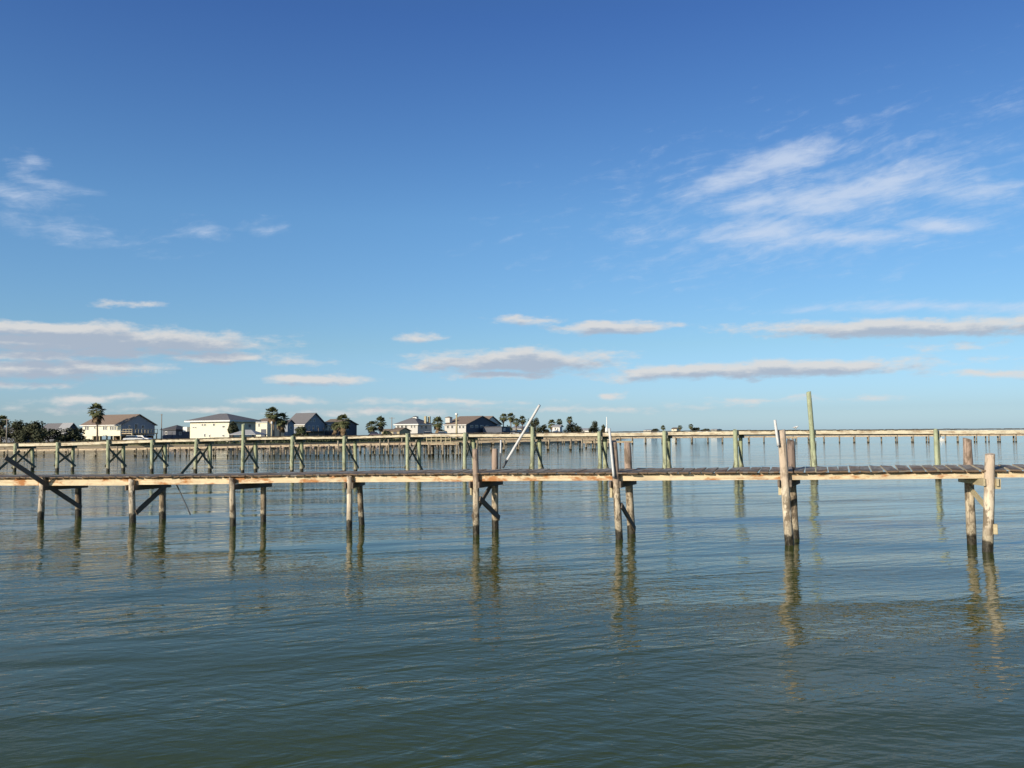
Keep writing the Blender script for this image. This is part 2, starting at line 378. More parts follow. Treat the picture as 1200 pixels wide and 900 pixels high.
sv = Vector((math.sin(R(SUN_AZ)) * math.cos(R(SUN_EL)), math.cos(R(SUN_AZ)) * math.cos(R(SUN_EL)), math.sin(R(SUN_EL))))
so.rotation_euler = sv.to_track_quat('Z', 'Y').to_euler()

# ------------------------------------------------------------------ water and land
w = MB(); S = 9000
w.poly([(-S, -S, 0), (S, -S, 0), (S, S, 0), (-S, S, 0)], [(0, 1, 2, 3)])
tag(w.build('water', M['water']), kind='structure')

SHORE_PX = [(-500, 534), (-200, 532.2), (0, 530), (120, 528.6), (240, 527), (400, 524), (520, 521.5), (640, 519), (716, 517.4)]
shore = [at_z(x, y, 0) for x, y in SHORE_PX]
shore += [shore[-1] + Vector((8, 60, 0)), at_z(740, 511.7, 0), at_z(800, 511.0, 0), at_z(868, 510.4, 0)]
WALL_Z = 1.25
def ground_z(p): return 2.0
g = MB(); ring0 = [p + Vector((0, .35, WALL_Z)) for p in shore]; ring1 = [p + Vector((-2, 14, 2.0)) for p in shore]
ring2 = [Vector((p.x * 1.6 - 40, 1600, 2.2)) for p in shore]
for i in range(len(shore) - 1):
    g.poly([ring0[i], ring0[i + 1], ring1[i + 1], ring1[i]], [(0, 1, 2, 3)])
    g.poly([ring1[i], ring1[i + 1], ring2[i + 1], ring2[i]], [(0, 1, 2, 3)])
e = [ring0[-1], ring1[-1], ring2[-1]]
g.poly([*e, e[2] - Vector((0, 0, 3)), e[0] - Vector((0, 0, 2.5))], [(0, 1, 2, 3, 4)])
tag(g.build('ground', M['ground']), kind='structure')
tf = MB(); rnd = random.Random(9)
for i in range(9000):
    k = rnd.random(); n_ = len(SHORE_PX) - 1; j = min(n_ - 1, int(k * n_)); t = k * n_ - j
    a = ring0[j].lerp(ring0[j + 1], t); b = ring1[j].lerp(ring1[j + 1], t); p = a.lerp(b, rnd.random() ** 1.5)
    q = .5 + .5 * math.sin(p.x * .35) * math.sin(p.x * .13 + 1); hh = rnd.uniform(.12, .3) + q * rnd.uniform(0, .55); w_ = rnd.uniform(.08, .3); an = rnd.uniform(0, 3.14)
    d = Vector((math.cos(an), math.sin(an), 0)) * w_; l = Vector((rnd.uniform(-.2, .2), rnd.uniform(-.2, .2), 0))
    tf.poly([p - d, p + d, p + d * .4 + l + Vector((0, 0, hh)), p - d * .4 + l + Vector((0, 0, hh))], [(0, 1, 2, 3)])
tag(tf.build('shore_grass', M['leaf2']), 'rough green grass along the top of the seawall', kind='stuff')
# concrete bulkhead along the shore
root = thing('seawall', 'long beige concrete seawall along the shore in front of the houses', 'seawall', shore[3])
wl = MB(); cp = MB()
for a, b in zip(shore, shore[1:]):
    d = (b - a).normalized(); n = Vector((-d.y, d.x, 0)).normalized()
    wl.bar(a + Vector((0, 0, .1)) + n * .18, b + Vector((0, 0, .1)) + n * .18, .3, 2.2 + .04, side=n)
    cp.bar(a + Vector((0, 0, WALL_Z + .02)) + n * .15, b + Vector((0, 0, WALL_Z + .02)) + n * .15, .5, .16, side=n)
wl.build('wall_face', M['concrete'], root); cp.build('coping', M['palewood'], root)
# riprap in front of it
rk = MB(); rnd = random.Random(3)
for i in range(420):
    t = rnd.random() ** .9
    x = 205 + t * 330; base = at_z(x, lerp_tab(SHORE_PX, x), 0) + Vector((rnd.uniform(-1, 1), -rnd.uniform(.1, 2.6), 0))
    r = rnd.uniform(.25, .6); c = base + Vector((0, 0, rnd.uniform(-.1, .45)))
    bmt = bmesh.new(); bmesh.ops.create_icosphere(bmt, subdivisions=1, radius=r)
    vs = [c + Vector((v.co.x * rnd.uniform(.8, 1.3), v.co.y * rnd.uniform(.7, 1.2), v.co.z * rnd.uniform(.5, .9))) for v in bmt.verts]
    rk.poly(vs, [tuple(v.index for v in f.verts) for f in bmt.faces]); bmt.free()
tag(rk.build('riprap_rocks', M['rock']), 'pinkish riprap rocks heaped at the foot of the seawall', kind='stuff')

# ------------------------------------------------------------------ the near pier
U = Vector((1, -.357, 0)).normalized(); V = Vector((.357, 1, 0)).normalized(); Z = Vector((0, 0, 1))
A1 = Vector((-1, 26.75, 0))
def pl(off): return A1 + V * off
def pile(parent, a, b, r, mat, below=1.3, rough=.05, name='pile', seg=14, rnd=random, n=12):
    """a at the water, b at the top"""
    d = (b - a); a2 = a - d.normalized() * below; pts = []; rad = []
    ph = rnd.uniform(0, 6); am = rnd.uniform(.004, .015)
    for i in range(n + 1):
        t = i / n; p = a2.lerp(b, t) + Vector((math.sin(ph + t * 5) * am, math.cos(ph + t * 4) * am, 0))
        pts.append(p); rad.append(r * (1.06 - .12 * t) * (1 + rnd.uniform(-.025, .025)))
    rad[-1] *= .93
    mb = MB(); mb.tube(pts, rad, seg, True, rough * .5, rnd); ta = rnd.uniform(0, 6); tl = rnd.uniform(.1, .45)
    for q in mb.v[-seg:]:                      # worn, slanted pile head
        q += Z * ((q - b).dot(Vector((math.cos(ta), math.sin(ta), 0))) * tl + rnd.uniform(-.02, .012))
    return mb.build(name, mat, parent)

pier1 = thing('wooden_pier', 'near derelict pier with pale rust-stained stringers and a warped grey plank deck', 'pier', A1)
# px: near pile bottom x, water y, top x, top y, width px
NEAR = [(48, 611, 49.5, 560, 7.2, 'pile_pale'), (155.5, 611.5, 154.5, 562, 7.5, 'pile_pale'), (272.5, 615, 272, 560, 7.2, 'pile'), (409, 618, 409.5, 557.5, 6.8, 'pile_pale'),
        (558.5, 625, 556.5, 526, 7.6, 'pile'), (726, 631, 719, 517, 8.6, 'pile'), (925.5, 638, 915.5, 505, 10, 'pile_pale'), (1157.5, 646, 1160, 532, 11.6, 'pile_pale')]
FAR = [(91.5, 608.5, 92, 566, 7.2, 'pile_dark'), (191, 609.5, 190, 566, 7.8, 'pile_dark'), (309, 611.5, 308, 565, 6.8, 'pile_dark'), (424.5, 614.5, 421, 562, 6.8, 'pile_dark'),
       (581, 621, 579.5, 526, 8, 'pile'), (740, 630, 735, 518, 9, 'pile'), (932, 636, 926.5, 516, 9.4, 'pile_dark'), (1139, 643, 1133.5, 514, 10.4, 'pile')]
# px, fascia bottom, fascia top, deck near top, deck far top
DK = [(-60, 569, 562.5, 560, 557), (0, 568.5, 562, 559.5, 556.7), (155, 568, 561, 558.5, 556), (272, 567, 560, 557.6, 554.8), (410, 565, 558, 555.8, 552.3), (558, 564, 557, 554.6, 550.3),
      (650, 563.6, 556.8, 554.2, 549.6), (727, 563.2, 556.4, 554, 549), (928, 561.8, 555.2, 552.6, 547.4), (1160, 560, 554, 551, 544.6), (1300, 559, 553, 550, 543.4)]
OFF_F, OFF_D0, OFF_D1, OFF_FAR = .17, -.02, 1.40, 1.52
def s_of(p): return (p - A1).dot(U)
prof = []
for (x, fb, ft, dn, df) in DK:
    q = at_plane(x, fb, pl(OFF_F), V)
    prof.append((s_of(q), q.z, at_plane(x, ft, pl(OFF_F), V).z, at_plane(x, dn, pl(OFF_D0), V).z, 0))
far_prof = [(s_of(at_plane(x, df, pl(OFF_D1), V)), at_plane(x, df, pl(OFF_D1), V).z) for (x, fb, ft, dn, df) in DK]
rnd = random.Random(11)
ns, fs = [], []
for i, (nb, fbp) in enumerate(zip(NEAR, FAR)):
    a = at_plane(nb[0], nb[1], pl(0), V); b = at_plane(nb[2], nb[3], pl(0), V); a.z = 0
    pile(pier1, a, b, nb[4] / 2 * (a.y / F), M[nb[5]], rnd=rnd, rough=.07)
    fa = at_plane(fbp[0], fbp[1], pl(OFF_FAR), V); fb2 = at_plane(fbp[2], fbp[3], pl(OFF_FAR), V); fa.z = 0
    pile(pier1, fa, fb2, fbp[4] / 2 * (fa.y / F), M[fbp[5]], rnd=rnd, rough=.07)
    ns.append((s_of(b), a, b)); fs.append((s_of(fb2), fa, fb2))
# end bents just past both edges of the view
for s in (ns[0][0] - 4.6, ns[-1][0] + 5.0):
    for off, m in ((0, 'pile'), (OFF_FAR, 'pile_dark')):
        p = pl(off) + U * s; pile(pier1, p, p + Z * lerp_tab(prof, s, 2), .12, M[m], rnd=rnd)
sx = [ns[0][0] - 5.0] + [n[0] for n in ns] + [ns[-1][0] + 5.4]
# deck boards
db = MB(); s = sx[0]
while s < sx[-1]:
    wd = rnd.uniform(.23, .29)
    if rnd.random() > .012:
        z0 = lerp_tab(prof, s, 3) - .012 + rnd.gauss(0, .005); z1 = lerp_tab(far_prof, s, 1) - .012 + rnd.gauss(0, .006)
        o0 = OFF_D0 - .015 - abs(rnd.gauss(0, .035)); o1 = OFF_D1 + rnd.uniform(-.06, .05); sk = rnd.gauss(0, .012)
        tw = rnd.gauss(.0, .007)       # curl across the board
        c0 = pl(o0) + U * (s + sk); c1 = pl(o1) + U * (s - sk); h = .021; pts = []
        for c, z, q in ((c0, z0, tw), (c1, z1, -tw * .5 + rnd.gauss(0, .006))):
            for su, dz in ((-1, q), (0, -abs(q) * .4), (1, -q)):
                pts += [c + U * (su * wd / 2) + Z * (z + dz + h), c + U * (su * wd / 2) + Z * (z + dz - h)]
        db.poly(pts, [(0, 2, 8, 6), (2, 4, 10, 8), (1, 7, 9, 3), (3, 9, 11, 5), (0, 6, 7, 1), (4, 5, 11, 10), (0, 1, 3, 2), (2, 3, 5, 4), (6, 8, 9, 7), (8, 10, 11, 9)])
    s += wd + rnd.choice((.02, .045, .055, .065))
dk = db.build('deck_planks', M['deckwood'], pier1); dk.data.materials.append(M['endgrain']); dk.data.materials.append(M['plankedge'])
for p in dk.data.polygons:
    if abs(p.normal.dot(V)) > .8 and rnd.random() < .85: p.material_index = 1
    elif abs(p.normal.dot(U)) > .8: p.material_index = 2
# stringers, one board per span and side
for k in range(len(sx) - 1):
    for off, m, th in ((OFF_F, 'fascia', .05), (OFF_F + .012, 'ledger', .04), ((OFF_D1 - .16), 'darkwood', .05), (.8, 'darkwood', .05)):
        mb = MB(); sa, sb = sx[k] + .004, sx[k + 1] - .004; n = 6; dz = rnd.gauss(0, .012) if off == OFF_F else -.02; do = rnd.uniform(-.012, .012)
        P = []
        for i in range(n + 1):
            ss = sa + (sb - sa) * i / n; zb = lerp_tab(prof, ss, 1) + dz; zt = lerp_tab(prof, ss, 2) + dz
            if m == 'ledger': zb, zt = zt - .03, lerp_tab(prof, ss, 3) - .036
            bow = math.sin(i / n * math.pi) * rnd.uniform(-.006, .004)
            for oo in (-th / 2, th / 2):
                for zz in (zb, zt): P.append(pl(off + do + oo) + U * ss + Z * (zz + bow))
        fcs = []
        for i in range(n):
            a = i * 4; b = a + 4; fcs += [(a, b, b + 1, a + 1), (a + 2, a + 3, b + 3, b + 2), (a + 1, b + 1, b + 3, a + 3), (a, a + 2, b + 2, b)]
        fcs += [(0, 1, 3, 2), (n * 4, n * 4 + 2, n * 4 + 3, n * 4 + 1)]
        mb.poly(P, fcs); mb.build('stringer' if m != 'ledger' else 'ledger_board', M[m], pier1)
# cap beams clasping each bent, and the braces
for k, ((s0, a, b), (s1, fa, fb2)) in enumerate(zip(ns, fs)):
    zb = lerp_tab(prof, s0, 1)
    for sg in (-1, 1):
        if sg == -1 and k in (0, 2): continue
        mat = M['palewood'] if k in (7,) else M['darkwood']
        rr = NEAR[k][4] / 2 * a.y / F + .035
        p0 = a.lerp(b, min(1, (zb - .1) / b.z)); p1 = fa.lerp(fb2, min(1, (zb - .1) / fb2.z))
        dcap = (p1 - p0).normalized()
        q0 = p0 + U * sg * rr - dcap * (.10 if sg == 1 else .16); q1 = p1 + U * sg * rr + dcap * .28
        q0.z = zb - .098; q1.z = zb - .10
        mb = MB(); mb.bar(q0, q1, .055, .19, side=U); mb.build('cap_beam', mat, pier1)
def brace(a, b, off=.12, w=.045, h=.16, mat='darkwood', parent=None, name='brace'):
    mb = MB(); mb.bar(a + U * off, b + U * off, w, h, side=U); return mb.build(name, M[mat], parent or pier1)
def onpile(a, b, z): return a.lerp(b, z / b.z)
def zn(px, py, off): return at_plane(px, py, pl(off), V).z
a, b = ns[0][1:]; fa, fb2 = fs[0][1:]
lo = onpile(fa, fb2, zn(89, 595, OFF_FAR)); hi = onpile(a, b, zn(48, 567, 0)); ext = hi + (hi - lo) * 1.02
brace(lo, ext, .15, .05, .17)                                             # long loose board sticking up past the pile
a, b = ns[1][1:]; fa, fb2 = fs[1][1:]
brace(onpile(a, b, zn(158, 601, 0)), onpile(fa, fb2, zn(190, 569, OFF_FAR)), .16, h=.19)
a, b = ns[4][1:]; fa, fb2 = fs[4][1:]
brace(onpile(a, b, zn(559, 584, 0)), onpile(fa, fb2, zn(579, 607, OFF_FAR)), .13, h=.17)
brace(onpile(a, b, zn(562, 606, 0)), onpile(fa, fb2, zn(578, 568, OFF_FAR)), -.13, h=.15)
a, b = ns[5][1:]; fa, fb2 = fs[5][1:]
brace(onpile(a, b, zn(723, 592, 0)), onpile(fa, fb2, zn(739, 620, OFF_FAR)), .12, h=.17)
a, b = ns[6][1:]; fa, fb2 = fs[6][1:]
brace(onpile(a, b, zn(918, 566, 0)), onpile(fa, fb2, zn(928, 595, OFF_FAR)), -.16, h=.15)
a, b = ns[7][1:]; fa, fb2 = fs[7][1:]
brace(onpile(a, b, zn(1158, 598, 0)), onpile(fa, fb2, zn(1140, 571, OFF_FAR)), .0, h=.15, mat='palewood')
mb = MB(); p = at_plane(1166, 620, pl(0), V); mb.box(p, U, V, Z, .05, .09, .13); o = mb.build('block', M['palewood'], pier1, .01)
# short board stubs nailed to the near piles below the deck
for (px, y0, y1, wpx) in ((552.5, 566, 580, 2), (716.5, 564, 583, 3), (914, 562, 580, 3), (151, 569, 574, 3), (1169, 561, 573, 5)):
    p0 = at_plane(px, y0, pl(.05), V); p1 = at_plane(px, y1, pl(.05), V)
    mb = MB(); mb.bar(p0, p1, wpx * .026, .12, side=U); mb.build('block', M['palewood'], pier1)

# loose pipes and rods on the near pier
def pipe(label, a, b, r, mat='pvc', foot=None, cat='pipe', name='plastic_pipe', group=None):
    root = thing(name, label, cat, a, group)
    mb = MB(); mb.tube([a.lerp(b, i / 6) for i in range(7)], r, 14, True)
    if foot:
        m2 = MB(); m2.tube([a.lerp(b, i / 6 * foot) for i in range(7)], r * 1.03, 14, True); m2.build('dark_foot', M['pvcdark'], root)  # dark lower length; on the long pipe it paints in shadow
    else:
        m2 = MB(); m2.tube([a.lerp(b, .015 - .02), a.lerp(b, .03)], r * 1.12, 14, True); m2.build('collar', M['pvcdark'], root)
    mb.build('tube', M[mat], root)
    return root
pa = at_plane(589, 548, pl(OFF_D1 - .05), V); pb = at_plane(632.5, 474.5, pl(OFF_D1 - .2), V)
pipe('long white plastic pipe tilted up steeply from the near pier deck', pa, pb, .041, foot=.13)  # shadow on the lower end is put in as the dark foot
pa = at_plane(586, 550, pl(OFF_D1 + .05), V); pb = at_plane(587, 515.5, pl(OFF_D1 + .05), V)
pipe('thin upright pipe, dark below and white on top, beside the long tilted pipe', pa, pb, .026, foot=.55)
pa = at_plane(719.5, 560, pl(-.16), V); pb = at_plane(714, 502, pl(-.16), V)
pipe('white plastic pipe strapped upright to the slim leaning pile, taller than its pile', pa, pb, .038)
pa = at_plane(912.3, 523, pl(-.16), V); pb = at_plane(908, 492, pl(-.16), V)
pipe('short white plastic pipe tied to the top of the tallest leaning pile', pa, pb, .038)
pa = at_plane(223, 603, pl(OFF_D1 - .5), V); pb = at_plane(206, 566, pl(OFF_D1 - .5), V); 
pipe('thin dark rod hanging from the near pier deck down to the water', pa, pb, .022, 'pvcdark', cat='rod', name='hanging_rod')

# ------------------------------------------------------------------ second pier
B1 = Vector((0, 65.5, 0)); U2 = Vector((1, -.345, 0)).normalized(); V2 = Vector((.345, 1, 0)).normalized()
def pl2(off): return B1 + V2 * off
pier2 = thing('wooden_pier', 'second pier on green treated piles with cross braces and a bleached rail board', 'pier', B1)
NEAR2 = [(-35, 519.5), (17.8, 519.5), (67.5, 518.4), (127, 515.5), (178, 515.3), (230, 514), (285, 497), (342.5, 511), (403.5, 510.8), (477, 508), (545, 507.3), (624, 500), (702, 505.5), (778.5, 505), (861.5, 503.8), (947.5, 459), (1096.5, 503.3), (1255, 503)]
FAR2 = [-13, 38, 86, 145, 193.5, 246.5, 299.5, 353.5, 416, 491, 554.5, 632, 709, 783.5, 868, 951.5, 1098.5, 1252]
DK2 = [(-60, 520, 523.6), (0, 520, 523.2), (67, 519, 522.4), (127, 517.0, 520.2), (178, 515.6, 518.4), (230, 514.8, 517.4), (285, 513.2, 515.8), (342, 512, 515), (403, 511.8, 514.2), (477, 509.4, 512), (545, 508.6, 511.6), (624, 508, 511.5), (702, 507.3, 511.2), (778, 506.4, 510), (861, 505.4, 509.6), (946, 505, 509.2), (1096, 504.2, 508.6), (1200, 503.6, 508), (1300, 503.2, 507.8)]
prof2 = []
for x, t, bt in DK2:
    q = at_plane(x, t, pl2(.2), V2); prof2.append(((q - B1).dot(U2), q.z, at_plane(x, bt, pl2(.2), V2).z))
rnd = random.Random(5)
W2 = 1.62; bents = []
for i, ((nx, ty), fx) in enumerate(zip(NEAR2, FAR2)):
    b = at_plane(nx, ty, pl2(0), V2); lean = .3 if i == 15 else rnd.uniform(-.05, .08)
    a = b + U2 * lean; a.z = 0
    r = (.155 if i != 15 else .165) * rnd.uniform(.93, 1.05)
    pile(pier2, a, b, r, M['greenpile'], rnd=rnd, n=8)
    zd = lerp_tab(prof2, (b - B1).dot(U2), 2)
    fb_ = at_plane(fx, 515, pl2(W2), V2); fb_.z = zd + .1; fa_ = fb_ + U2 * rnd.uniform(-.05, .1); fa_.z = 0
    pile(pier2, fa_, fb_, .16 * rnd.uniform(.93, 1.05), M['greenpile'], rnd=rnd, n=8)
    bents.append(((b - B1).dot(U2), a, b, fa_, fb_, zd))
sx2 = [x[0] for x in bents]
def span_board(parent, plf, Uv, prof, sa, sb, off, th, zt, zb, mat, name, n=2):
    mb = MB(); P = []
    for i in range(n + 1):
        ss = sa + (sb - sa) * i / n
        for oo in (-th / 2, th / 2):
            for f in (zb, zt): P.append(plf(off + oo) + Uv * ss + Z * f(ss))
    fcs = []
    for i in range(n):
        a = i * 4; b = a + 4; fcs += [(a, b, b + 1, a + 1), (a + 2, a + 3, b + 3, b + 2), (a + 1, b + 1, b + 3, a + 3), (a, a + 2, b + 2, b)]
    fcs += [(0, 1, 3, 2), (n * 4, n * 4 + 2, n * 4 + 3, n * 4 + 1)]
    mb.poly(P, fcs); return mb.build(name, M[mat], parent)
for k in range(len(sx2) - 1):
    sa, sb = sx2[k] + .005, sx2[k + 1] - .005; jz = rnd.gauss(0, .012)
    span_board(pier2, pl2, U2, prof2, sa, sb, .21, .06, lambda s: lerp_tab(prof2, s, 1) + jz, lambda s: lerp_tab(prof2, s, 2) + jz, 'greenfascia', 'stringer')
    span_board(pier2, pl2, U2, prof2, sa, sb, W2 - .2, .06, lambda s: lerp_tab(prof2, s, 1) - .02, lambda s: lerp_tab(prof2, s, 2) - .06, 'brace2', 'stringer')
mb = MB(); s = sx2[0]
while s < sx2[-1]:
    wd = .19; z = lerp_tab(prof2, s, 1) + .055 + rnd.gauss(0, .008)
    c = pl2(W2 / 2 + rnd.uniform(-.04, .04)) + U2 * s + Z * z
    mb.box(c, U2, V2, Z, wd / 2, (W2 - .2) / 2 , .03); s += wd + .02
mb.build('deck_planks', M['greendeck'], pier2)
for i, (s, a, b, fa_, fb_, zd) in enumerate(bents):
    mb = MB(); c0 = a.lerp(b, (zd - .12) / b.z) + U2 * .21 - V2 * .05; c1 = fa_.lerp(fb_, (zd - .12) / fb_.z) + U2 * .21 + V2 * .25
    mb.bar(c0, c1, .07, .22, side=U2); mb.build('cap_beam', M['brace2'], pier2)
    if i == 16: continue
    h1, l1 = zd - .75, .42
    for k, (p, q) in enumerate(((onpile(a, b, zd - .7 + rnd.uniform(-.2, .2)), onpile(fa_, fb_, .45 + rnd.uniform(-.15, .15))), (onpile(a, b, .5 + rnd.uniform(-.15, .2)), onpile(fa_, fb_, zd - .55 + rnd.uniform(-.2, .2))))):
        if i in (8,) and k == 1: continue
        d = (q - p).normalized(); m2 = MB(); sg = 1 if k == 0 else -1
        m2.bar(p - d * .18 + U2 * .2 * sg, q + d * .2 + U2 * .2 * sg, .05, .2, side=U2); m2.build('brace', M['brace2'], pier2)
for i, (y0, ext) in ((1, (531, 2.3)), (5, (532, 2.2))):                     # raking boards from a pile head down into the water
    s, a, b, fa_, fb_, zd = bents[i]; p = at_plane(NEAR2[i][0] + 2, y0, pl2(-.1), V2); q = p - V2 * ext; q.z = -.1
    m2 = MB(); m2.bar(p + V2 * .3 + Z * (p.z * .13), q, .06, .26, side=U2); m2.build('brace', M['brace2'], pier2)

# ------------------------------------------------------------------ far piers
def far_pier(label, water, deck, step, width, pr, th, pm, seed, platform=None, mat='fardeck', rails=()):
    rnd = random.Random(seed)
    mid = water[len(water) // 2]; root = thing('wooden_pier', label, 'pier', at_z(mid[0], mid[1], 0))
    def P(x): return at_z(x, lerp_tab(water, x), 0)
    def top(x):
        p = P(x); return at_y(x, lerp_tab(deck, x), p.y)
    x0, x1 = water[0][0], water[-1][0]; n = 26
    xs = [x0 + (x1 - x0) * i / n for i in range(n + 1)]
    da = MB(); fa = MB()
    for p, q in zip(xs, xs[1:]):
        a, b = top(p), top(q); d = (b - a); d.z = 0; d.normalize(); nn = Vector((-d.y, d.x, 0))
        da.bar(a + nn * width / 2 + Z * .03, b + nn * width / 2 + Z * .03, width, .06, side=nn)
        jz = Z * rnd.gauss(0, .02)
        fa.bar(a + nn * .06 - Z * (th / 2 + .02) + jz, b + nn * .06 - Z * (th / 2 + .02) + jz, .06, th, side=nn)
    da.build('deck_planks', M['greendeck'], root); fa.build('stringer', M[mat], root)
    x = x0 + 2; d = (P(x1) - P(x0)).normalized(); nn = Vector((-d.y, d.x, 0)); cnt = 0
    while x < x1 and cnt < 98:
        for k in (0, 1):
            if rnd.random() < .06: continue
            p = P(x + rnd.uniform(-.8, .8)) + nn * (width * k + (.0 if k == 0 else -.1)); h = top(x).z - .08 + (rnd.uniform(.3, 1.1) if rnd.random() < .12 else 0)
            mb = MB(); r = pr * rnd.uniform(.8, 1.15)
            mb.tube([p - Z * .5, p + Z * h * .5, p + Z * h + d * rnd.uniform(-.1, .1)], [r * 1.1, r, r * .9], 8)
            mb.build('pile', M[pm if rnd.random() < .75 else 'farpale'], root); cnt += 1
        x += step * rnd.uniform(.8, 1.2)
    for (rx0, rx1, hgt) in rails:
        a, b = top(rx0), top(rx1); k = 5
        mb = MB()
        for i in range(k + 1):
            p = a.lerp(b, i / k); mb.bar(p, p + Z * hgt, .09, .09, side=nn)
        for f in (.5, 1): mb.bar(a + Z * hgt * f - nn * .07, b + Z * hgt * f - nn * .07, .05, .12, side=nn)
        mb.build('railing', M['palewood'], root)
    return root, P, top
far_pier('low pier closest to the seawall, on many short dark piles', [(-30, 534), (150, 535), (330, 535), (480, 534.6), (545, 534.2)], [(-30, 527.2), (150, 525), (330, 521.3), (480, 518.6), (545, 518.2)], 12, 1.6, .11, .30, 'farpile', 21, rails=((500, 528, 1.0),))
far_pier('pale pier in mid water behind the tilted pipe, ending in a platform', [(420, 530.4), (545, 529), (660, 527.6), (722, 527)], [(420, 519.2), (545, 516.4), (660, 514.2), (722, 513.2)], 15, 1.8, .14, .42, 'farpile', 22)
far_pier('farthest long pier reaching out across open water on paired short piles', [(560, 521.4), (720, 520.2), (900, 519), (1100, 518.3), (1290, 517.4)], [(560, 513.6), (720, 512.2), (900, 510.9), (1100, 509.4), (1290, 508)], 17, 2.0, .19, .42, 'farpile', 23)
def platform(label, x0, x1, ytop, ywat, th, depth):
    a = at_z(x0, ywat, 0); b = at_z(x1, ywat - (x1 - x0) * .006, 0); d = (b - a).normalized(); nn = Vector((-d.y, d.x, 0))
    root = thing('dock_platform', label, 'dock', (a + b) / 2)
    z = at_y(x0, ytop, a.y).z; c = (a + b) / 2 + nn * depth / 2
    mb = MB(); mb.box(c + Z * (z - .05), d, nn, Z, (b - a).length / 2, depth / 2, .05); mb.build('deck_planks', M['palewood'], root)
    mb = MB(); L = (b - a).length
    for k in (0, 1): mb.box(c + nn * (k * 2 - 1) * (depth / 2 - .1) + Z * (z - .1 - th / 2), d, nn, Z, L / 2 - .05, .04, th / 2)
    mb.build('rim_joist', M['fardeck'], root)
    for i in range(3):
        for k in (0, 1):
            p = a.lerp(b, .06 + .44 * i) + nn * (.15 + k * (depth - .3)); m2 = MB(); m2.tube([p - Z, p + Z * (z - .1)], .14, 8); m2.build('pile', M['farpile'], root)
platform('low wooden platform with open sides behind the upright white pipe', 683, 742, 517.2, 525.4, .3, 3.5)
platform('small pale platform on the open water behind the tallest leaning pile', 915, 935, 512.2, 519.6, .3, 3)
platform('narrow boat landing with cross rails at the end of the low pier', 500, 538, 518.6, 534.8, .25, 3)

# small white skiff by the far pier
def skiff(label, px, py, L, Hh):
    p = at_z(px, py, 0); d = Vector((1, -.1, 0)).normalized(); n = Vector((-d.y, d.x, 0)); root = thing('skiff', label, 'boat', p)
    mb = MB(); prof = []; k = 8
    P = []
    for i in range(k + 1):
        t = i / k; w = (1 - max(0, (t - .45) / .55) ** 2) * Hh * .75; x = (t - .5) * L; sh = Hh * (.75 + .3 * t * t)
        P += [p + d * x - n * w + Z * sh, p + d * x - n * w * .7 + Z * -.1, p + d * x + n * w * .7 + Z * -.1, p + d * x + n * w + Z * sh]
    fc = []
    for i in range(k):
        a = i * 4; b = a + 4
        for j in range(3): fc.append((a + j, a + j + 1, b + j + 1, b + j))
        fc.append((a + 3, a, b, b + 3)) if i >= 5 else None
    fc += [(0, 1, 2, 3), (k * 4, k * 4 + 3, k * 4 + 2, k * 4 + 1)]
    mb.poly(P, fc); mb.build('hull', M['white'], root)
    m2 = MB(); m2.box(p - d * L * .1 + Z * Hh * 1.0, d, n, Z, L * .06, Hh * .3, Hh * .35); m2.build('console', M['white'], root)
    m3 = MB(); m3.box(p - d * (L * .5 + .15) + Z * Hh * .7, d, n, Z, .15, .15, Hh * .45); m3.build('outboard_motor', M['tyre'], root)
skiff('small white skiff floating beside the far pier, behind a green pile', 1104, 516.5, 2.6, .75)

# gull on the second pier
def gull(label, px, Yoff):
    s = (at_plane(px, 503, pl2(Yoff), V2) - B1).dot(U2); z = lerp_tab(prof2, s, 1) + .085; p = pl2(Yoff) + U2 * s + Z * z; V2s = V2
    root = thing('gull', label, 'bird', p); d = U2
    mb = MB(); mb.tube([p + d * x + Z * zz for x, zz in ((-.2, .145), (-.13, .15), (-.05, .16), (.05, .17), (.09, .21), (.12, .235), (.15, .235))], [.012, .045, .075, .075, .045, .045, .012], 10)
    mb.build('body', M['feather'], root)
    m2 = MB(); m2.tube([p + d * .15 + Z * .236, p + d * .2 + Z * .228], [.012, .004], 6); m2.build('beak', M['beak'], root)
    for sg in (-1, 1):
        m3 = MB(); m3.tube([p + V2 * .03 * sg, p + V2 * .03 * sg + Z * .13], .008, 6); m3.build('leg', M['beak'], root)
        m4 = MB(); m4.tube([p + d * x + V2 * sg * .068 + Z * zz for x, zz in ((.04, .18), (-.06, .17), (-.16, .155), (-.24, .145))], [.02, .04, .028, .004], 8); m4.build('wing', M['steel'], root)
gull('small white gull perched on the second pier deck near the tall green post', 932.5, .5)

# ------------------------------------------------------------------ vegetation
def fan(mb, c, d, L, spread, blades, rnd, droop):
    """a palmate leaf: stalk and a fan of narrow drooping blades"""
    side = d.cross(Z); side = side.normalized() if side.length > .05 else Vector((1, 0, 0)); nrm = side.cross(d).normalized()
    st = c + d * L * .45 - Z * droop * L * .08
    mb.poly([c - side * .03, c + side * .03, st], [(0, 1, 2)])
    for i in range(blades):
        t = (i / (blades - 1) - .5) * 2 * spread + rnd.uniform(-.06, .06); dd = (d * math.cos(t) + side * math.sin(t)).normalized()
        ln = L * .66 * (1 - .25 * abs(t) / spread) * rnd.uniform(.85, 1.1); w = L * .075
        m = st + dd * ln * .6 - Z * droop * ln * .12; tip = st + dd * ln - Z * droop * ln * .5
        sd_ = dd.cross(nrm).normalized() * w + nrm * rnd.uniform(-.3, .3) * w
        mb.poly([st, m + sd_, m - sd_, tip], [(0, 1, 2), (1, 3, 2)])
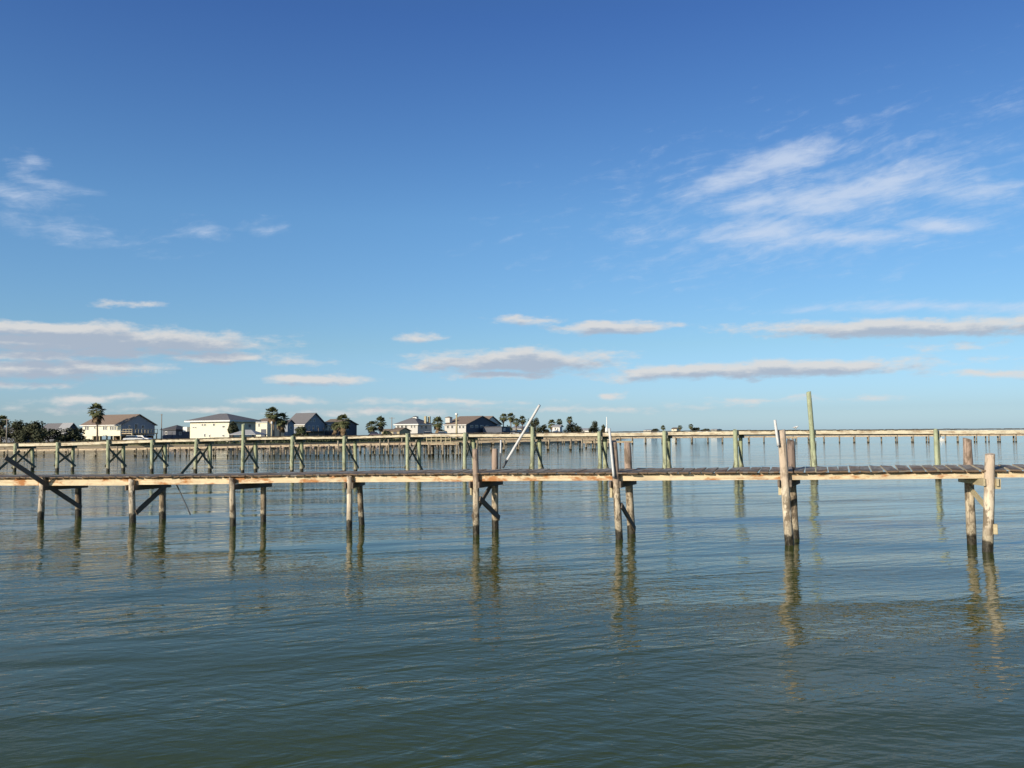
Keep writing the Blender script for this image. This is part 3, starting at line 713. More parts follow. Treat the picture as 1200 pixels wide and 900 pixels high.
def palm(label, px, cy, rp, D, skirt=.5, seed=0, lean=0, gz=2.0, group='palms among the houses'):
    rnd = random.Random(seed * 7 + 1); c = at_y(px, cy, D); L = rp * D / F * 1.08
    base = Vector((c.x + lean, c.y, gz)); root = thing('palm_tree', label, 'palm tree', base, group)
    mb = MB(); pts = [base.lerp(c, t) + Vector((lean * .35 * math.sin(t * 3.1), 0, 0)) for t in [i / 8 for i in range(9)]]
    mb.tube(pts, [.32, .24, .21, .2, .19, .19, .2, .21, .2], 10, rough=.05, rnd=rnd); mb.build('trunk', M['trunk'], root)
    cr = MB()
    for i in range(38):
        a = i * 2.39996 + rnd.uniform(-.3, .3); el = R(78 - 112 * (i / 37) ** .9) + rnd.uniform(-.15, .15)
        d = Vector((math.cos(a) * math.cos(el), math.sin(a) * math.cos(el), math.sin(el)))
        fan(cr, c + Z * rnd.uniform(-.15, .15), d, L * rnd.uniform(.8, 1.08), 1.15, 11, rnd, .5 + .5 * i / 37)
    cr.build('crown', M['palmleaf'], root)
    if skirt:
        dk = MB(); n = int(40 * skirt) + 12
        for i in range(n):
            a = rnd.uniform(0, 6.283); el = R(rnd.uniform(-82, -35)); d = Vector((math.cos(a) * math.cos(el), math.sin(a) * math.cos(el), math.sin(el)))
            fan(dk, c - Z * rnd.uniform(.1, skirt * L * 1.2), d, L * rnd.uniform(.5, .85), .8, 8, rnd, 1)
        dk.build('dead_skirt', M['palmdead'], root)
    return root
def tree(label, px, ytop, ybot, wpx, D, seed=0, mat='leaf', name='tree', cat='tree', gz=2.0, n=2600, group=None, lobes=9, trunk=True, leafs=1.0):
    rnd = random.Random(seed * 13 + 5); top = at_y(px, ytop, D).z; bot = max(at_y(px, ybot, D).z, gz + .1); cx = at_y(px, ytop, D).x
    rx = wpx / 2 * D / F; c = Vector((cx, D, (top + bot) / 2)); rz = (top - bot) / 2
    base = Vector((cx, D, gz)); root = thing(name, label, cat, base, group)
    cl = []
    for i in range(lobes):
        a = rnd.uniform(0, 6.283); rr = math.sqrt(rnd.random()) * .72; zz = rnd.uniform(-.7, .62)
        cl.append((c + Vector((math.cos(a) * rr * rx, math.sin(a) * rr * rx * .8, zz * rz)), rnd.uniform(.3, .5)))
    cl += [(c + Vector((s * rx * .6, rnd.uniform(-.3, .3) * rx, -rz * .4)), .42) for s in (-1, 1)] + [(c + Vector((rnd.uniform(-.2, .2) * rx, 0, rz * .5)), .45)]
    tb = MB(); tr = max(.06, .05 * (top - gz))
    hub = base.lerp(c, .55); tb.tube([base - Z * .1, base.lerp(hub, .5) + Vector((.1 * rx * rnd.uniform(-1, 1), 0, 0)), hub], [tr * 1.4, tr, tr * .85], 8)
    for p, s in cl: tb.tube([hub, hub.lerp(p, .55) + Vector((0, 0, .05 * rz)), p], [tr * .6, tr * .3, tr * .1], 6)
    tb.build('trunk', M['bark'], root)
    lb = MB(); sz = .22 * leafs
    for i in range(n):
        p, s = cl[rnd.randrange(len(cl))]
        d = Vector((rnd.gauss(0, 1), rnd.gauss(0, 1), rnd.gauss(0, 1))).normalized(); q = rnd.random() ** .45
        pos = p + Vector((d.x * rx * s * q, d.y * rx * s * q * .9, d.z * rz * s * 1.15 * q))
        if pos.z < gz + .05: pos.z = gz + rnd.uniform(.05, .5)
        t1 = Vector((rnd.gauss(0, 1), rnd.gauss(0, 1), rnd.gauss(0, .6))).normalized(); t2 = t1.cross(d + Vector((.01, .02, .3))).normalized()
        k = sz * rnd.uniform(.7, 1.6)
        lb.poly([pos - t1 * k, pos + t2 * k * .7, pos + t1 * k, pos - t2 * k * .7], [(0, 1, 2, 3)])
    lb.build('crown', M[mat], root)
    return root
TG = 'trees beside the shaded house'
tree('tall dark oak behind the utility pole at the far end of the shore', -14, 489, 517, 48, 222, 1, group=TG)
tree('dark rounded oak beside the utility pole above the shaded house', 20, 491.5, 518, 42, 222, 2, group=TG)
tree('smaller dark oak between the utility pole oaks and the white gabled roof', 38, 493.5, 519, 32, 218, 3, group=TG)
BG = 'bushes along the shore'
def bush(label, px, yt, w, D, seed, mat='leaf2', n=1400): return tree(label, px, yt, 530, w, D, seed, mat, 'bush', 'bush', n=n, group=BG, lobes=8)
bush('broad dark green bush below the white gabled roof', 58, 502, 44, 208, 4, 'leaf')
bush('dense dark bush right against the cream house with brown roof', 82, 500.5, 34, 210, 5, 'leaf')
bush('low bush under the cream house corner by the tall palm', 103, 514.5, 16, 206, 6, n=700)
bush('rounded green bush in front of the blue gabled house', 353, 500, 20, 226, 7)
bush('small bush beneath the four palms behind the tilted pipe', 595, 498, 12, 318, 8, n=900)
tree('leafy tree hugging the corner of the grey-roofed cream house', 273, 493.5, 509, 12, 217, 9, 'leaf', n=1200)
bush('low shrub between the two leaning palms and the tan shed', 452, 504, 10, 262, 10, n=500)
bush('grey-green shrub beneath the lone palm by the white houses', 520, 503, 12, 284, 11, n=600)
tree('dark tree with a bushy crown just behind the tilted pipe top', 627, 489, 509, 15, 318, 12, 'leaf', n=1500)
tree('squat dark tree just past the tilted pipe', 637, 497, 509, 14, 332, 13, 'leaf', n=1100)
tree('spreading tree topped by a single tall palm', 671, 495, 509, 24, 352, 14, 'leaf', n=1700)
tree('round full tree standing alone before the white mast', 696, 492.5, 509, 14, 362, 15, 'leaf', n=1500)
tree('thin tree close against the white mast', 707, 496.5, 509, 8, 362, 16, 'leaf', n=600)
tree('tiny dark tree on the far spit beside the small white house', 815, 501, 505, 10, 735, 17, 'leaf', n=500, leafs=2)
tree('tiny round tree at the far tip of the spit', 826, 502.2, 505, 12, 740, 18, 'leaf', n=400, leafs=2)
tree('tiny dark tree at the near end of the far spit', 768, 502.3, 505, 9, 725, 19, 'leaf', n=300, leafs=2)
PL = [('tall dark-headed palm in front of the cream house with brown roof', 113, 481, 10, 210, .55),
      ('small palm poking over the oaks by the utility pole', 3, 492.5, 7, 228, .2),
      ('taller of the two palms in front of the blue gabled house', 319, 484, 9, 228, .35),
      ('brown-skirted palm leaning beside the taller one at the blue gabled house', 329.5, 490, 9, 230, .8),
      ('stout palm with a tan dead skirt in front of the dark gabled house', 402, 493, 9.5, 238, .8),
      ('small low palm left of the stout palm with the tan skirt', 393, 499.5, 6, 246, .6),
      ('shorter palm of the pair standing apart by the tan sheds', 435.5, 499, 7.5, 262, .5),
      ('taller palm of the pair standing apart by the tan sheds', 446, 494.5, 7.5, 264, .5),
      ('lone palm between the two white brown-roofed houses', 513, 495, 7.5, 276, .6),
      ('first palm of the row of four past the brown-roofed house', 590, 489, 5.2, 322, .2),
      ('tallest palm of the row of four past the brown-roofed house', 598.5, 488.5, 5.6, 322, .2),
      ('shortest palm of the row of four past the brown-roofed house', 605, 494, 4.8, 316, .3),
      ('last palm of the row of four, nearest the tilted pipe', 612, 491.5, 5.2, 325, .2),
      ('palm with a broad head beside the small white house', 646.5, 496.5, 5.6, 342, .3),
      ('slim palm standing over the small white house roof', 655.5, 494, 4, 346, .1),
      ('palm rising above the spreading tree beyond the small white house', 667.5, 491.5, 4.2, 350, .2),
      ('tiny palm on the far spit, leftmost of the tiny palms', 777, 501, 3, 720, .1),
      ('tiny palm beside the cream house on the far spit', 797, 500.5, 3, 722, .1),
      ('tallest tiny palm at the middle of the far spit', 809.5, 499.3, 3.2, 730, .1)]
for i, (lb, px, cy, rp, D, sk) in enumerate(PL): palm(lb, px, cy, rp, D, sk, i + 1, lean=random.Random(i).uniform(-.5, .5))

# ------------------------------------------------------------------ houses
NAZ = 202.0
class House:
    def __init__(s, name, label, corner, left, right, D, eave, ridge, walls, roofm, kind='gable', naz=NAZ, gz=1.95, oh=.5, zb=None, group='houses along the shore', trim='white', hiplen=None, th=.18):
        s.n1 = Vector((math.sin(R(naz)), math.cos(R(naz)), 0)); s.n2 = Vector((math.sin(R(naz - 90)), math.cos(R(naz - 90)), 0))
        s.el, s.er = -s.n2, -s.n1
        c = at_y(corner, 505, D); s.C = Vector((c.x, c.y, gz)); s.gz = gz
        s.Ll = s.solve(s.C, s.el, left); s.Lr = s.solve(s.C, s.er, right)
        s.ze = at_y(corner, eave, D).z; mid = s.C + s.er * s.Lr / 2 + (s.el * s.Ll / 2 if kind == 'hip' else Vector((0, 0, 0)))
        s.zr = at_y(project(Vector((mid.x, mid.y, 5)))[0], ridge, mid.y).z
        s.root = thing(name, label, 'house', s.C, group); s.zb = gz - .3 if zb is None else zb
        mb = MB(); C, el, er, Ll, Lr = s.C, s.el, s.er, s.Ll, s.Lr
        lo = [p.copy() for p in (C, C + el * Ll, C + el * Ll + er * Lr, C + er * Lr)]
        for p in lo: p.z = s.zb
        hi = [p.copy() for p in lo]
        for p in hi: p.z = s.ze
        pts = lo + hi; fc = [(0, 3, 2, 1), (0, 1, 5, 4), (2, 3, 7, 6)]
        if kind == 'gable':
            g0 = C + er * Lr / 2; g1 = g0 + el * Ll; g0 = Vector((g0.x, g0.y, s.zr - .03)); g1 = Vector((g1.x, g1.y, s.zr - .03)); pts += [g0, g1]
            fc += [(0, 4, 8, 7, 3), (1, 2, 6, 9, 5), (4, 5, 9, 8), (7, 8, 9, 6)]
        else: fc += [(0, 4, 7, 3), (1, 2, 6, 5), (4, 5, 6, 7)]
        mb.poly(pts, fc); s.wall = mb.build('wall', M[walls], s.root)
        rb = MB(); sl = (s.zr - s.ze) / (Lr / 2)
        def q(a, b, z): p = C + el * a + er * b; return Vector((p.x, p.y, z))
        if kind == 'gable':
            cs = [(-oh, s.ze - sl * oh + .05), (Lr / 2, s.zr + .05), (Lr + oh, s.ze - sl * oh + .05)]
            P = []
            for a in (-oh, Ll + oh):
                for b, z in cs: P += [q(a, b, z + th), q(a, b, z)]
            rb.poly(P, [(0, 2, 8, 6), (2, 4, 10, 8), (1, 7, 9, 3), (3, 9, 11, 5), (0, 6, 7, 1), (4, 5, 11, 10), (0, 1, 3, 2), (2, 3, 5, 4), (6, 8, 9, 7), (8, 10, 11, 9)])
        else:
            hl = Lr / 2 if hiplen is None else hiplen; z0 = s.ze + .04
            bot = [q(-oh, -oh, z0), q(Ll + oh, -oh, z0), q(Ll + oh, Lr + oh, z0), q(-oh, Lr + oh, z0)]; t = [p + Z * th for p in bot]
            rr = [q(min(hl, Ll / 2 - .01), Lr / 2, s.zr), q(Ll - min(hl, Ll / 2 - .01), Lr / 2, s.zr)]
            rb.poly(bot + t + rr, [(0, 1, 2, 3), (0, 4, 5, 1), (1, 5, 6, 2), (2, 6, 7, 3), (3, 7, 4, 0), (4, 8, 9, 5), (6, 9, 8, 7), (4, 7, 8), (5, 9, 6)])
        s.roof = rb.build('roof', M[roofm], s.root); s.q = q; s.oh = oh; s.kind = kind
        if trim and kind == 'hip':
            tb = MB(); zt = s.ze + .0
            for a, b in ((q(-oh, -oh - .02, zt), q(Ll + oh, -oh - .02, zt)), (q(-oh - .02, -oh, zt), q(-oh - .02, Lr + oh, zt))): tb.bar(a, b, .05, .34)
            tb.build('fascia_board', M[trim], s.root)
        elif trim:
            tb = MB(); a, b = q(-oh, -oh - .03, s.ze - sl * oh + .1), q(Ll + oh, -oh - .03, s.ze - sl * oh + .1); tb.bar(a, b, .05, .2)
            tb.build('fascia_board', M[trim], s.root)
    def solve(s, C, d, px):
        lo, hi = 0, 60.0; sg = 1 if px > project(C)[0] else -1
        for _ in range(50):
            m = (lo + hi) / 2
            if (project(C + d * m)[0] - px) * sg < 0: lo = m
            else: hi = m
        return lo
    def window(s, x0, x1, y0, y1, side='l', mat='glass', frame='white', name='window'):
        d, n = (s.el, s.n1) if side == 'l' else (s.er, s.n2)
        a = at_plane(x0, (y0 + y1) / 2, s.C, n); b = at_plane(x1, (y0 + y1) / 2, s.C, n); zt = at_plane(x0, y0, s.C, n).z; zb = at_plane(x0, y1, s.C, n).z
        c = (a + b) / 2; c.z = (zt + zb) / 2; dd = (b - a); dd.z = 0; hw = dd.length / 2; dd.normalize(); hh = (zt - zb) / 2; f = .09
        mb = MB(); k = .05
        for sg in (-1, 1):
            mb.box(c + Z * sg * (hh + f / 2) + n * k, dd, n, Z, hw + f, .045, f / 2); mb.box(c + dd * sg * (hw + f / 2) + n * k, dd, n, Z, f / 2, .045, hh)
        mb.box(c + n * k, dd, n, Z, .025, .03, hh)
        fr = mb.build(name, M[frame], s.root)
        pn = MB(); pn.box(c + n * .02, dd, n, Z, hw, .012, hh); pn.build('pane', M[mat], fr)
    def panel(s, x0, x1, y0, y1, side='l', mat='darkside', name='door', out=.04):
        d, n = (s.el, s.n1) if side == 'l' else (s.er, s.n2)
        a = at_plane(x0, y0, s.C, n); b = at_plane(x1, y0, s.C, n); zb = max(at_plane(x0, y1, s.C, n).z, s.gz); zt = a.z
        c = (a + b) / 2; c.z = (zt + zb) / 2; dd = (b - a); dd.z = 0; hw = dd.length / 2; dd.normalize()
        mb = MB(); mb.box(c + n * out, dd, n, Z, hw, .03, (zt - zb) / 2); return mb.build(name, M[mat], s.root)
    def cupola(s, px, D, y0, y1, wpx, wm='white', rm='slate', name='cupola'):
        t = at_y(px, y0, D); b = at_y(px, y1, D); w = wpx / 2 * D / F
        mb = MB(); mb.box((t + b) / 2 - Z * .5, s.el, s.er, Z, w, w, (t.z - b.z) / 2 + .5); o = mb.build(name, M[wm], s.root)
        if rm:
            m2 = MB(); m2.poly([t + s.el * w * 1.3 * i + s.er * w * 1.3 * j for i, j in ((-1, -1), (1, -1), (1, 1), (-1, 1))] + [t + Z * w * .5], [(0, 1, 2, 3), (0, 1, 4), (1, 2, 4), (2, 3, 4), (3, 0, 4)]); m2.build('cap', M[rm], o)
    def post(s, px, y0, D, r=.12, mat='white', name='post'):
        p = at_y(px, y0, D); mb = MB(); mb.bar(p, Vector((p.x, p.y, s.gz - .3)), r * 2, r * 2, side=Vector((1, 0, 0))); mb.build(name, M[mat], s.root)

# cream stilt house with a brown roof
h = House('stilt_house', 'cream two-storey house on stilts with a brown gable roof and end wall in a blue-grey shade tone', 142, 96.5, 181, 214, 497.6, 486.3, 'cream', 'roofbrown', zb=3.55)
h.wall.data.materials[0] = M['cream']
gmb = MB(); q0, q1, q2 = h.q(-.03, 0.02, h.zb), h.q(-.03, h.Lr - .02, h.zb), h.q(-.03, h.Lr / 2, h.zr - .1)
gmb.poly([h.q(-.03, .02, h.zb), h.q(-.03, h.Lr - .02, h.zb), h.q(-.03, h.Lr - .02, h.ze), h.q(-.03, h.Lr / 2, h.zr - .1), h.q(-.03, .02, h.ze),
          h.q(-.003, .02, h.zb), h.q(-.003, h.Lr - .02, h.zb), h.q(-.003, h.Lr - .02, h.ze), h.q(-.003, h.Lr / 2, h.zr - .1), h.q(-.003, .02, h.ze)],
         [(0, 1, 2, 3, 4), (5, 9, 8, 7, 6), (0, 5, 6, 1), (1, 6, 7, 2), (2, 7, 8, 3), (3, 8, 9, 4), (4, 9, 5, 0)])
gmb.build('shaded_gable', M['blueside'], h.root)  # blue-grey skin puts the end wall's shade into its colour
for x0, x1 in ((99.8, 101.4), (102.4, 104), (121, 122.8), (123.8, 125.4), (129, 130.6), (131.8, 133.4), (134.6, 136.2)): h.window(x0, x1, 499.8, 503.8)
h.window(110.4, 111.8, 500, 502.4); h.window(150, 152.5, 498.5, 502, 'r'); h.window(158, 161, 497, 503, 'r'); h.window(166, 168.5, 498.5, 502.5, 'r')
mb = MB(); L = h.Ll
mb.box(h.q(L * .87, 1.6, (h.gz + 3.55) / 2 - .1), h.el, h.er, Z, L * .12, 1.5, (3.55 - h.gz) / 2 + .08); mb.build('ground_room', M['cream'], h.root)
mb = MB(); mb.box(h.q(L * .5, h.Lr - .6, (h.gz + 3.55) / 2 - .1), h.el, h.er, Z, L * .49, .4, (3.55 - h.gz) / 2 + .08); mb.build('back_wall', M['endgrain'], h.root)
for a in (.02, .2, .38, .56, .73):
    for b in (.3, h.Lr * .55):
        mb = MB(); p = h.q(L * a + .1, b, 0); mb.bar(Vector((p.x, p.y, 1.6)), Vector((p.x, p.y, 3.56)), .3, .3, side=h.el); mb.build('stilt', M['palewood'], h.root)
# raised deck at the gable end
dz = at_y(147, 508, 213).z
mb = MB(); mb.box(h.q(-1.9, h.Lr * .38, dz), h.el, h.er, Z, 1.8, h.Lr * .38, .12); mb.build('porch_deck', M['fardeck'], h.root)
mb = MB()
for i in range(9):
    p = h.q(-3.6, h.Lr * .76 * i / 8, dz); mb.bar(p, p + Z * 1.05, .1, .1, side=h.el)
for i in range(4):
    p = h.q(-.6 - i, .02, dz); mb.bar(p, p + Z * 1.05, .1, .1, side=h.el)
mb.bar(h.q(-3.6, 0, dz + 1.05), h.q(-3.6, h.Lr * .76, dz + 1.05), .1, .1); mb.bar(h.q(-3.6, 0, dz + 1.05), h.q(-.1, 0, dz + 1.05), .1, .1); mb.bar(h.q(-3.6, 0, dz + .5), h.q(-.1, 0, dz + .5), .06, .1)
mb.build('railing', M['palewood'], h.root)
for b in (.1, h.Lr * .37, h.Lr * .74):
    p = h.q(-3.5, b, 0); mb = MB(); mb.bar(Vector((p.x, p.y, 1.6)), Vector((p.x, p.y, dz)), .22, .22, side=h.el); mb.build('stilt', M['palewood'], h.root)

h = House('house', 'dark house half hidden under oaks behind the utility pole', 26, -20, 50, 236, 505, 501, 'darkside', 'roofdark', trim=None)
h.window(5, 8, 507.5, 510); h.window(13, 16, 507.5, 510); h.window(26.5, 28, 509, 511)
h = House('house', 'low house with grey roof and white rake trim behind dark bushes', 70, 46, 92, 258, 504.5, 496.6, 'slate', 'roofgrey')
mb = MB(); a_, b_ = h.q(h.Ll + .52, -.5, h.ze - .25), h.q(h.Ll + .52, h.Lr / 2, h.zr + .12); mb.bar(a_, b_, .06, .5, side=h.el); mb.build('rake_board', M['white'], h.root)
h.panel(76, 88, 504, 512, 'r', 'darkside', 'wall_panel'); h.window(52, 55, 506, 508.5)
h = House('house', 'small house with steep dark gable and pale roof slope behind the bushes', 79, 69, 90, 240, 503, 496.3, 'darkside', 'rooflight', trim=None)
h.window(73, 75, 505, 507.5)
h = House('house', 'low dark house with a slate hip roof between the two large cream houses', 206, 190, 224, 235, 504, 498, 'darkside', 'roofdark', 'hip', trim=None)
h.window(194, 196, 506, 509); h.window(210, 212, 506.5, 509.5, 'r'); h.panel(200, 202, 506, 513, name='door', mat='slate')
h = House('house', 'large cream house with a low grey hip roof and bright white eaves', 268.5, 222.5, 299.5, 218, 493.2, 484.6, 'cream', 'roofgrey', 'hip', oh=1.0)
for x0, x1, y0, y1 in ((236.6, 238, 496.8, 499.2), (239.6, 241.2, 496.8, 499.2), (249.8, 251.8, 496.5, 499), (261, 263.4, 499, 501), (226, 227.4, 500.2, 501.6), (228.6, 230, 500.2, 501.6), (239.4, 240.8, 508.5, 511.8), (245, 246.4, 509.5, 512), (261, 263, 509.5, 511.5)): h.window(x0, x1, y0, y1)
h.window(284, 286.5, 497.5, 501, 'r'); h.window(291, 293.5, 497.5, 501, 'r')
mb = MB(); p = at_y(219, 503, 226); mb.box(p, h.el, h.er, Z, .7, .7, .6); mb.build('balcony_box', M['white'], h.root)
h = House('house', 'cream house end with a brown roof tucked behind the big grey-roofed house', 313, 298.5, 336, 246, 494.6, 490.8, 'cream', 'roofbrown')
h.window(303, 304.5, 496.5, 500); h.panel(306, 312, 503, 512, mat='darkside')
h = House('house', 'blue-grey house with a tall slate gable behind two palms', 357, 336, 380.5, 244, 496.8, 484.6, 'blueside', 'roofgrey', naz=205)
h.panel(344, 356.6, 497.4, 499.6, mat='cream', name='wall_band'); h.panel(346, 355, 502, 512, mat='darkside')
for x0, x1, y0, y1 in ((363, 365, 491, 494), (367, 369, 491, 494), (361, 363, 499, 503), (366, 368, 499, 503), (371, 373, 499, 503)): h.window(x0, x1, y0, y1, 'r')
mb = MB(); dz = at_y(366, 505.5, 240).z; mb.box(h.q(-1.3, h.Lr * .5, dz), h.el, h.er, Z, 1.2, h.Lr * .45, .1); mb.build('porch_deck', M['darkwood'], h.root)
for b in (.1, .35, .6, .9):
    p = h.q(-2.4, h.Lr * b, 0); mb = MB(); mb.bar(Vector((p.x, p.y, 1.6)), Vector((p.x, p.y, dz + 1)), .16, .16, side=h.el); mb.build('stilt', M['darkwood'], h.root)
h = House('cottage', 'small grey-blue cottage with a little gable beside the brown-skirted palm', 337, 333, 344.5, 236, 496.5, 492.8, 'blueside', 'roofdark', trim=None, oh=.3)
h.window(339.5, 341.5, 499.5, 503, 'r')
h = House('house', 'tan-roofed house with white front and a dark gable end behind the stout palm', 395, 377, 418, 252, 497.5, 491.6, 'cream', 'rooftan')
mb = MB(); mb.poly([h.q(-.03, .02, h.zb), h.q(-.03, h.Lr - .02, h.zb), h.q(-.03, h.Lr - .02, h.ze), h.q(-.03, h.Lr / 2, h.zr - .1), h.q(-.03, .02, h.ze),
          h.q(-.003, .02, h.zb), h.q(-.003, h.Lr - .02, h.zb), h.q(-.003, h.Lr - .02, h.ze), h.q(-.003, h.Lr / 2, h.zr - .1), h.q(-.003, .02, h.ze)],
         [(0, 1, 2, 3, 4), (5, 9, 8, 7, 6), (0, 5, 6, 1), (1, 6, 7, 2), (2, 7, 8, 3), (3, 8, 9, 4), (4, 9, 5, 0)]); mb.build('shaded_gable', M['darkside'], h.root)  # dark skin: shade on this gable end is painted in
h.window(382, 384, 499.5, 502.5); h.window(387, 389, 499.5, 502.5); h.panel(379, 393, 504.6, 513, mat='darkside', name='garage_door'); h.window(405, 408, 500, 503.5, 'r')
h = House('shed', 'smaller tan-roofed shed by the pair of palms', 457, 447, 463, 268, 505.6, 503.4, 'palewood', 'rooftan', trim=None, oh=.3); h.panel(451, 454, 506, 513, mat='slate')
h = House('shed', 'long low tan-roofed boathouse below the white house with chimneys', 468, 458, 481, 262, 505.4, 501.9, 'palewood', 'rooftan', trim=None, oh=.3); h.panel(461, 465, 506, 513, mat='slate')
# the white house with cupola and chimneys
h = House('house', 'white house with a grey hip roof, white cupola and two white chimneys', 489.5, 463.5, 506, 286, 497.4, 488.4, 'offwhite', 'roofgrey', 'hip', trim='white')
for x0, x1 in ((465.5, 468), (470, 472.5), (474.5, 477), (481.5, 483), (485, 486.5)): h.window(x0, x1, 498.6, 501.4)
h.window(493, 495, 499, 502.5, 'r'); h.window(498, 500, 499, 502.5, 'r')
h.cupola(487, 292, 488.6, 491, 5); h.cupola(498.6, 291, 487.8, 494, 2.3, 'palewood', None, 'chimney'); h.cupola(503, 292, 488, 492, 2.5, 'palewood', None, 'chimney')
h = House('house', 'long brown-roofed house with white front and a shaded dark end wing', 546, 521, 582, 292, 497.6, 488.0, 'offwhite', 'roofbrown', 'gable', naz=208)
for x0, x1 in ((524, 526), (529, 531), (538, 540), (542, 544)): h.window(x0, x1, 498.8, 502)
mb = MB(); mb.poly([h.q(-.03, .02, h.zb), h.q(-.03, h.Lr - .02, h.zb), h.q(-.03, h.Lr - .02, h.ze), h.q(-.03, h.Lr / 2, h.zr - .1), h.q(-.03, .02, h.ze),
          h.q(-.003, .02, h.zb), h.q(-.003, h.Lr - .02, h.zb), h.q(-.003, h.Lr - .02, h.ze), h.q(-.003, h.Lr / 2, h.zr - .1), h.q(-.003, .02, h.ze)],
         [(0, 1, 2, 3, 4), (5, 9, 8, 7, 6), (0, 5, 6, 1), (1, 6, 7, 2), (2, 7, 8, 3), (3, 8, 9, 4), (4, 9, 5, 0)]); mb.build('shaded_gable', M['darkside'], h.root)  # the end wall's shadow is painted as a dark skin
for x0, x1 in ((551, 554), (557, 560), (563, 566), (569, 572)): h.window(x0, x1, 498.5, 501, 'r')
h.cupola(526, 297, 489.4, 492, 6, 'offwhite', 'rooftan')
h = House('house', 'house with a second brown roof directly behind the long brown-roofed one', 566, 552, 587, 312, 497, 488.2, 'white', 'roofbrown', 'gable', naz=208)
h.window(570, 572, 499, 502, 'r'); h.window(576, 578, 499, 502, 'r')
h = House('annex', 'low dark flat annex beside the long brown-roofed house', 588, 566, 598, 296, 500.6, 499.6, 'darkside', 'roofdark', 'hip', trim=None, oh=.2); h.window(590, 592, 502, 504.5, 'r')
h = House('house', 'low white house behind the tilted pipe below the row of palms', 612, 600, 622, 330, 502, 499.8, 'white', 'rooflight', trim=None); h.window(604, 606, 503, 505)
h = House('house', 'small plain white house among the palms past the tilted pipe', 656, 647.5, 659, 338, 500, 498.4, 'white', 'rooflight', trim=None); h.window(650, 651.5, 501.5, 503.5); h.panel(653, 654.2, 502, 509)
h = House('house', 'low white house roof peeping over the pier beside the round tree', 690, 679, 694, 372, 504.2, 502.4, 'white', 'rooflight', trim=None); h.window(683, 685, 505, 506.5)
h = House('house', 'tiny cream house on the far spit beside a tiny palm', 793, 787, 797, 760, 502.9, 501.2, 'cream', 'rooftan', trim=None, oh=.4); h.window(789, 790, 503.2, 504)
h = House('house', 'tiny white house at the far tip of the spit', 840, 833, 846, 770, 503.6, 502.9, 'offwhite', 'rooflight', trim=None, oh=.4); h.window(836, 837, 503.5, 504.3)
h = House('house', 'tiny low white house at the near end of the far spit', 763, 754, 770, 765, 504.3, 503.5, 'offwhite', 'rooflight', trim=None, oh=.4); h.window(757, 758, 504.3, 505)

# boat shelter in front of the big cream house
p = at_y(290.5, 509, 200); root = thing('boat_shelter', 'open boat shelter with a pale pyramid roof before the grey-roofed house', 'shelter', Vector((p.x, p.y, 1.8)))
zt = at_y(288, 503.6, 200).z; ze = p.z; e1, e2 = U, V; hw = 19 * .2; hd = 2.2
mb = MB(); P = [p + e1 * hw * i + e2 * hd * j for i, j in ((-1, -1), (1, -1), (1, 1), (-1, 1))]
mb.poly([q - Z * .12 for q in P] + P + [p - e1 * .9 + Z * (zt - ze), p + e1 * .9 + Z * (zt - ze)], [(3, 2, 1, 0), (0, 1, 5, 4), (1, 2, 6, 5), (2, 3, 7, 6), (3, 0, 4, 7), (4, 5, 9, 8), (6, 7, 8, 9), (5, 6, 9), (7, 4, 8)]); mb.build('roof', M['rooflight'], root)
for i, j in ((-1, -1), (1, -1), (1, 1), (-1, 1), (0, -1), (0, 1)):
    q = p + e1 * (hw - .3) * i + e2 * (hd - .3) * j; m2 = MB(); m2.bar(Vector((q.x, q.y, 1.5)), Vector((q.x, q.y, ze - .1)), .2, .2, side=U); m2.build('post', M['darkwood'], root)

# utility poles and masts
def upole(label, px, yt, D, r=.14, arm=0, mat='pole', name='utility_pole', lamp=False):
    t = at_y(px, yt, D); b = Vector((t.x, t.y, 1.8)); root = thing(name, label, 'pole', b, None)
    mb = MB(); mb.tube([b, b.lerp(t, .5), t], [r * 1.15, r, r * .85], 10); mb.build('shaft', M[mat], root)
    if arm:
        m2 = MB(); m2.bar(t - Z * .25 - Vector((arm, 0, 0)), t - Z * .25 + Vector((arm, 0, 0)), .12, .14); m2.build('crossarm', M[mat], root)
    if lamp:
        m3 = MB(); m3.tube([t, t + Z * .15, t + Z * .55, t + Z * .7], [r, r * 1.5, r * 1.5, .03], 10); m3.build('cap', M['white'], root)
upole('grey utility pole in front of the dark oaks', 8.3, 490.5, 200, arm=.7)
upole('slim dark utility pole between the two large cream houses', 189.5, 485, 230, .13, arm=.3)
upole('pale slim pole in front of the palms by the blue house', 318.4, 497, 208, .16, mat='palewood', lamp=True)
upole('thin dark pole with a small crossarm beside the tan sheds', 459.2, 489, 270, .14, arm=.9)
upole('thick tan post in front of the brown-roofed house', 535, 486.6, 262, .3, mat='palewood', lamp=True, name='thick_post')
upole('white mast on a flared base beyond the round tree', 711, 488.5, 330, .18, mat='white', name='mast', lamp=False)
o = [x for x in bpy.data.objects if x.name == 'mast'][0]
t = at_y(711, 500, 330); m2 = MB(); m2.tube([Vector((t.x, t.y, 1.9)), t - Z * .8, t], [.75, .6, .2], 10); m2.build('base', M['white'], o)

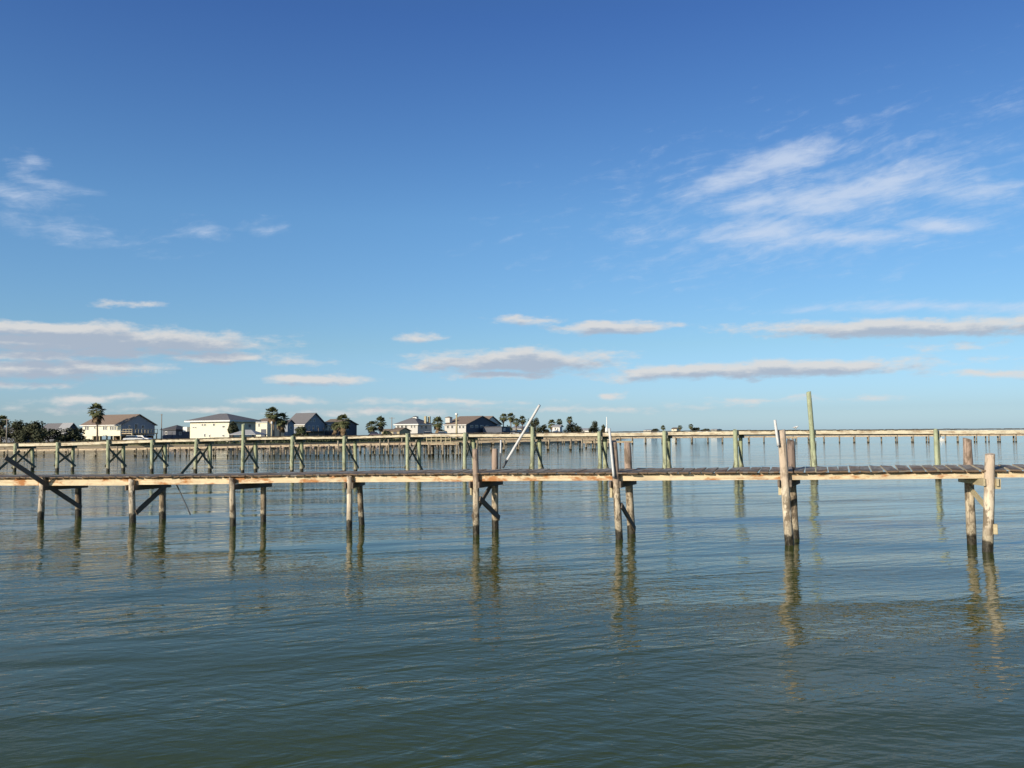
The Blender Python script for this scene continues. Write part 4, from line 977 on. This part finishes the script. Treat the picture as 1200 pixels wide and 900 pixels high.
# cars
def car(label, px, D, L=4.4, paint='carwhite', yaw=8, gz=2.0):
    p = at_y(px, 512, D); p.z = gz; root = thing('parked_car', label, 'car', p, 'cars parked by the houses')
    d = Vector((math.cos(R(yaw)), math.sin(R(yaw)), 0)); n = Vector((-d.y, d.x, 0)); w = .88
    pr = [(-.5, .35), (-.5, .8), (-.47, .95), (-.22, 1.0), (-.2, 1.02), (.32, .98), (.47, .82), (.5, .6), (.49, .33)]
    mb = MB(); P = [p + d * x * L - n * w + Z * z for x, z in pr] + [p + d * x * L + n * w + Z * z for x, z in pr]; k = len(pr)
    mb.poly(P, [tuple(range(k)), tuple(range(2 * k - 1, k - 1, -1))] + [(i, (i + 1) % k, k + (i + 1) % k, k + i) for i in range(k)]); mb.build('body', M[paint], root, .05)
    cb = [(-.42, .98), (-.36, 1.55), (.05, 1.58), (.2, 1.0)]; m2 = MB(); P = [p + d * x * L - n * w * .9 * (1 if z < 1.2 else .85) + Z * z for x, z in cb] + [p + d * x * L + n * w * .9 * (1 if z < 1.2 else .85) + Z * z for x, z in cb]
    m2.poly(P, [(0, 1, 2, 3), (7, 6, 5, 4), (0, 4, 5, 1), (2, 6, 7, 3), (0, 3, 7, 4)]); m2.build('window', M['glass'], root)
    m3 = MB(); m3.box(p + d * L * -.155 + Z * 1.58, d, n, Z, L * .2, w * .74, .035); m3.build('cabin_roof', M[paint], root)
    for i in (-1, 1):
        for j in (-1, 1):
            c = p + d * L * .31 * i + n * w * j + Z * .33; m4 = MB(); m4.tube([c - n * .11, c + n * .11], .33, 14); m4.build('wheel', M['tyre'], root)
car('white car parked under the gable end of the stilt house, nearer the palm', 157.5, 200, 4.6)
car('white car parked beside the stilt house on the pole side', 168, 202, 4.2, yaw=-12)
car('plum car parked between the pair of palms', 440.5, 255, 4.3, 'cardark', gz=2.6)
car('white car parked at the white house with chimneys', 504, 266, 4.6, gz=2.6)
car('white car parked just past the lone palm', 520.5, 268, 4.4, yaw=-10, gz=2.6)
car('white car parked at the end of the dark annex', 604, 300, 4.6, gz=2.8)

# ------------------------------------------------------------------ render look
vs = scene.view_settings; vs.view_transform = 'Standard'; vs.look = 'None'; vs.gamma = 1; vs.use_curve_mapping = False; vs.exposure = 0.0
scene.render.engine = 'CYCLES'; scene.cycles.use_denoising = True; scene.cycles.max_bounces = 6
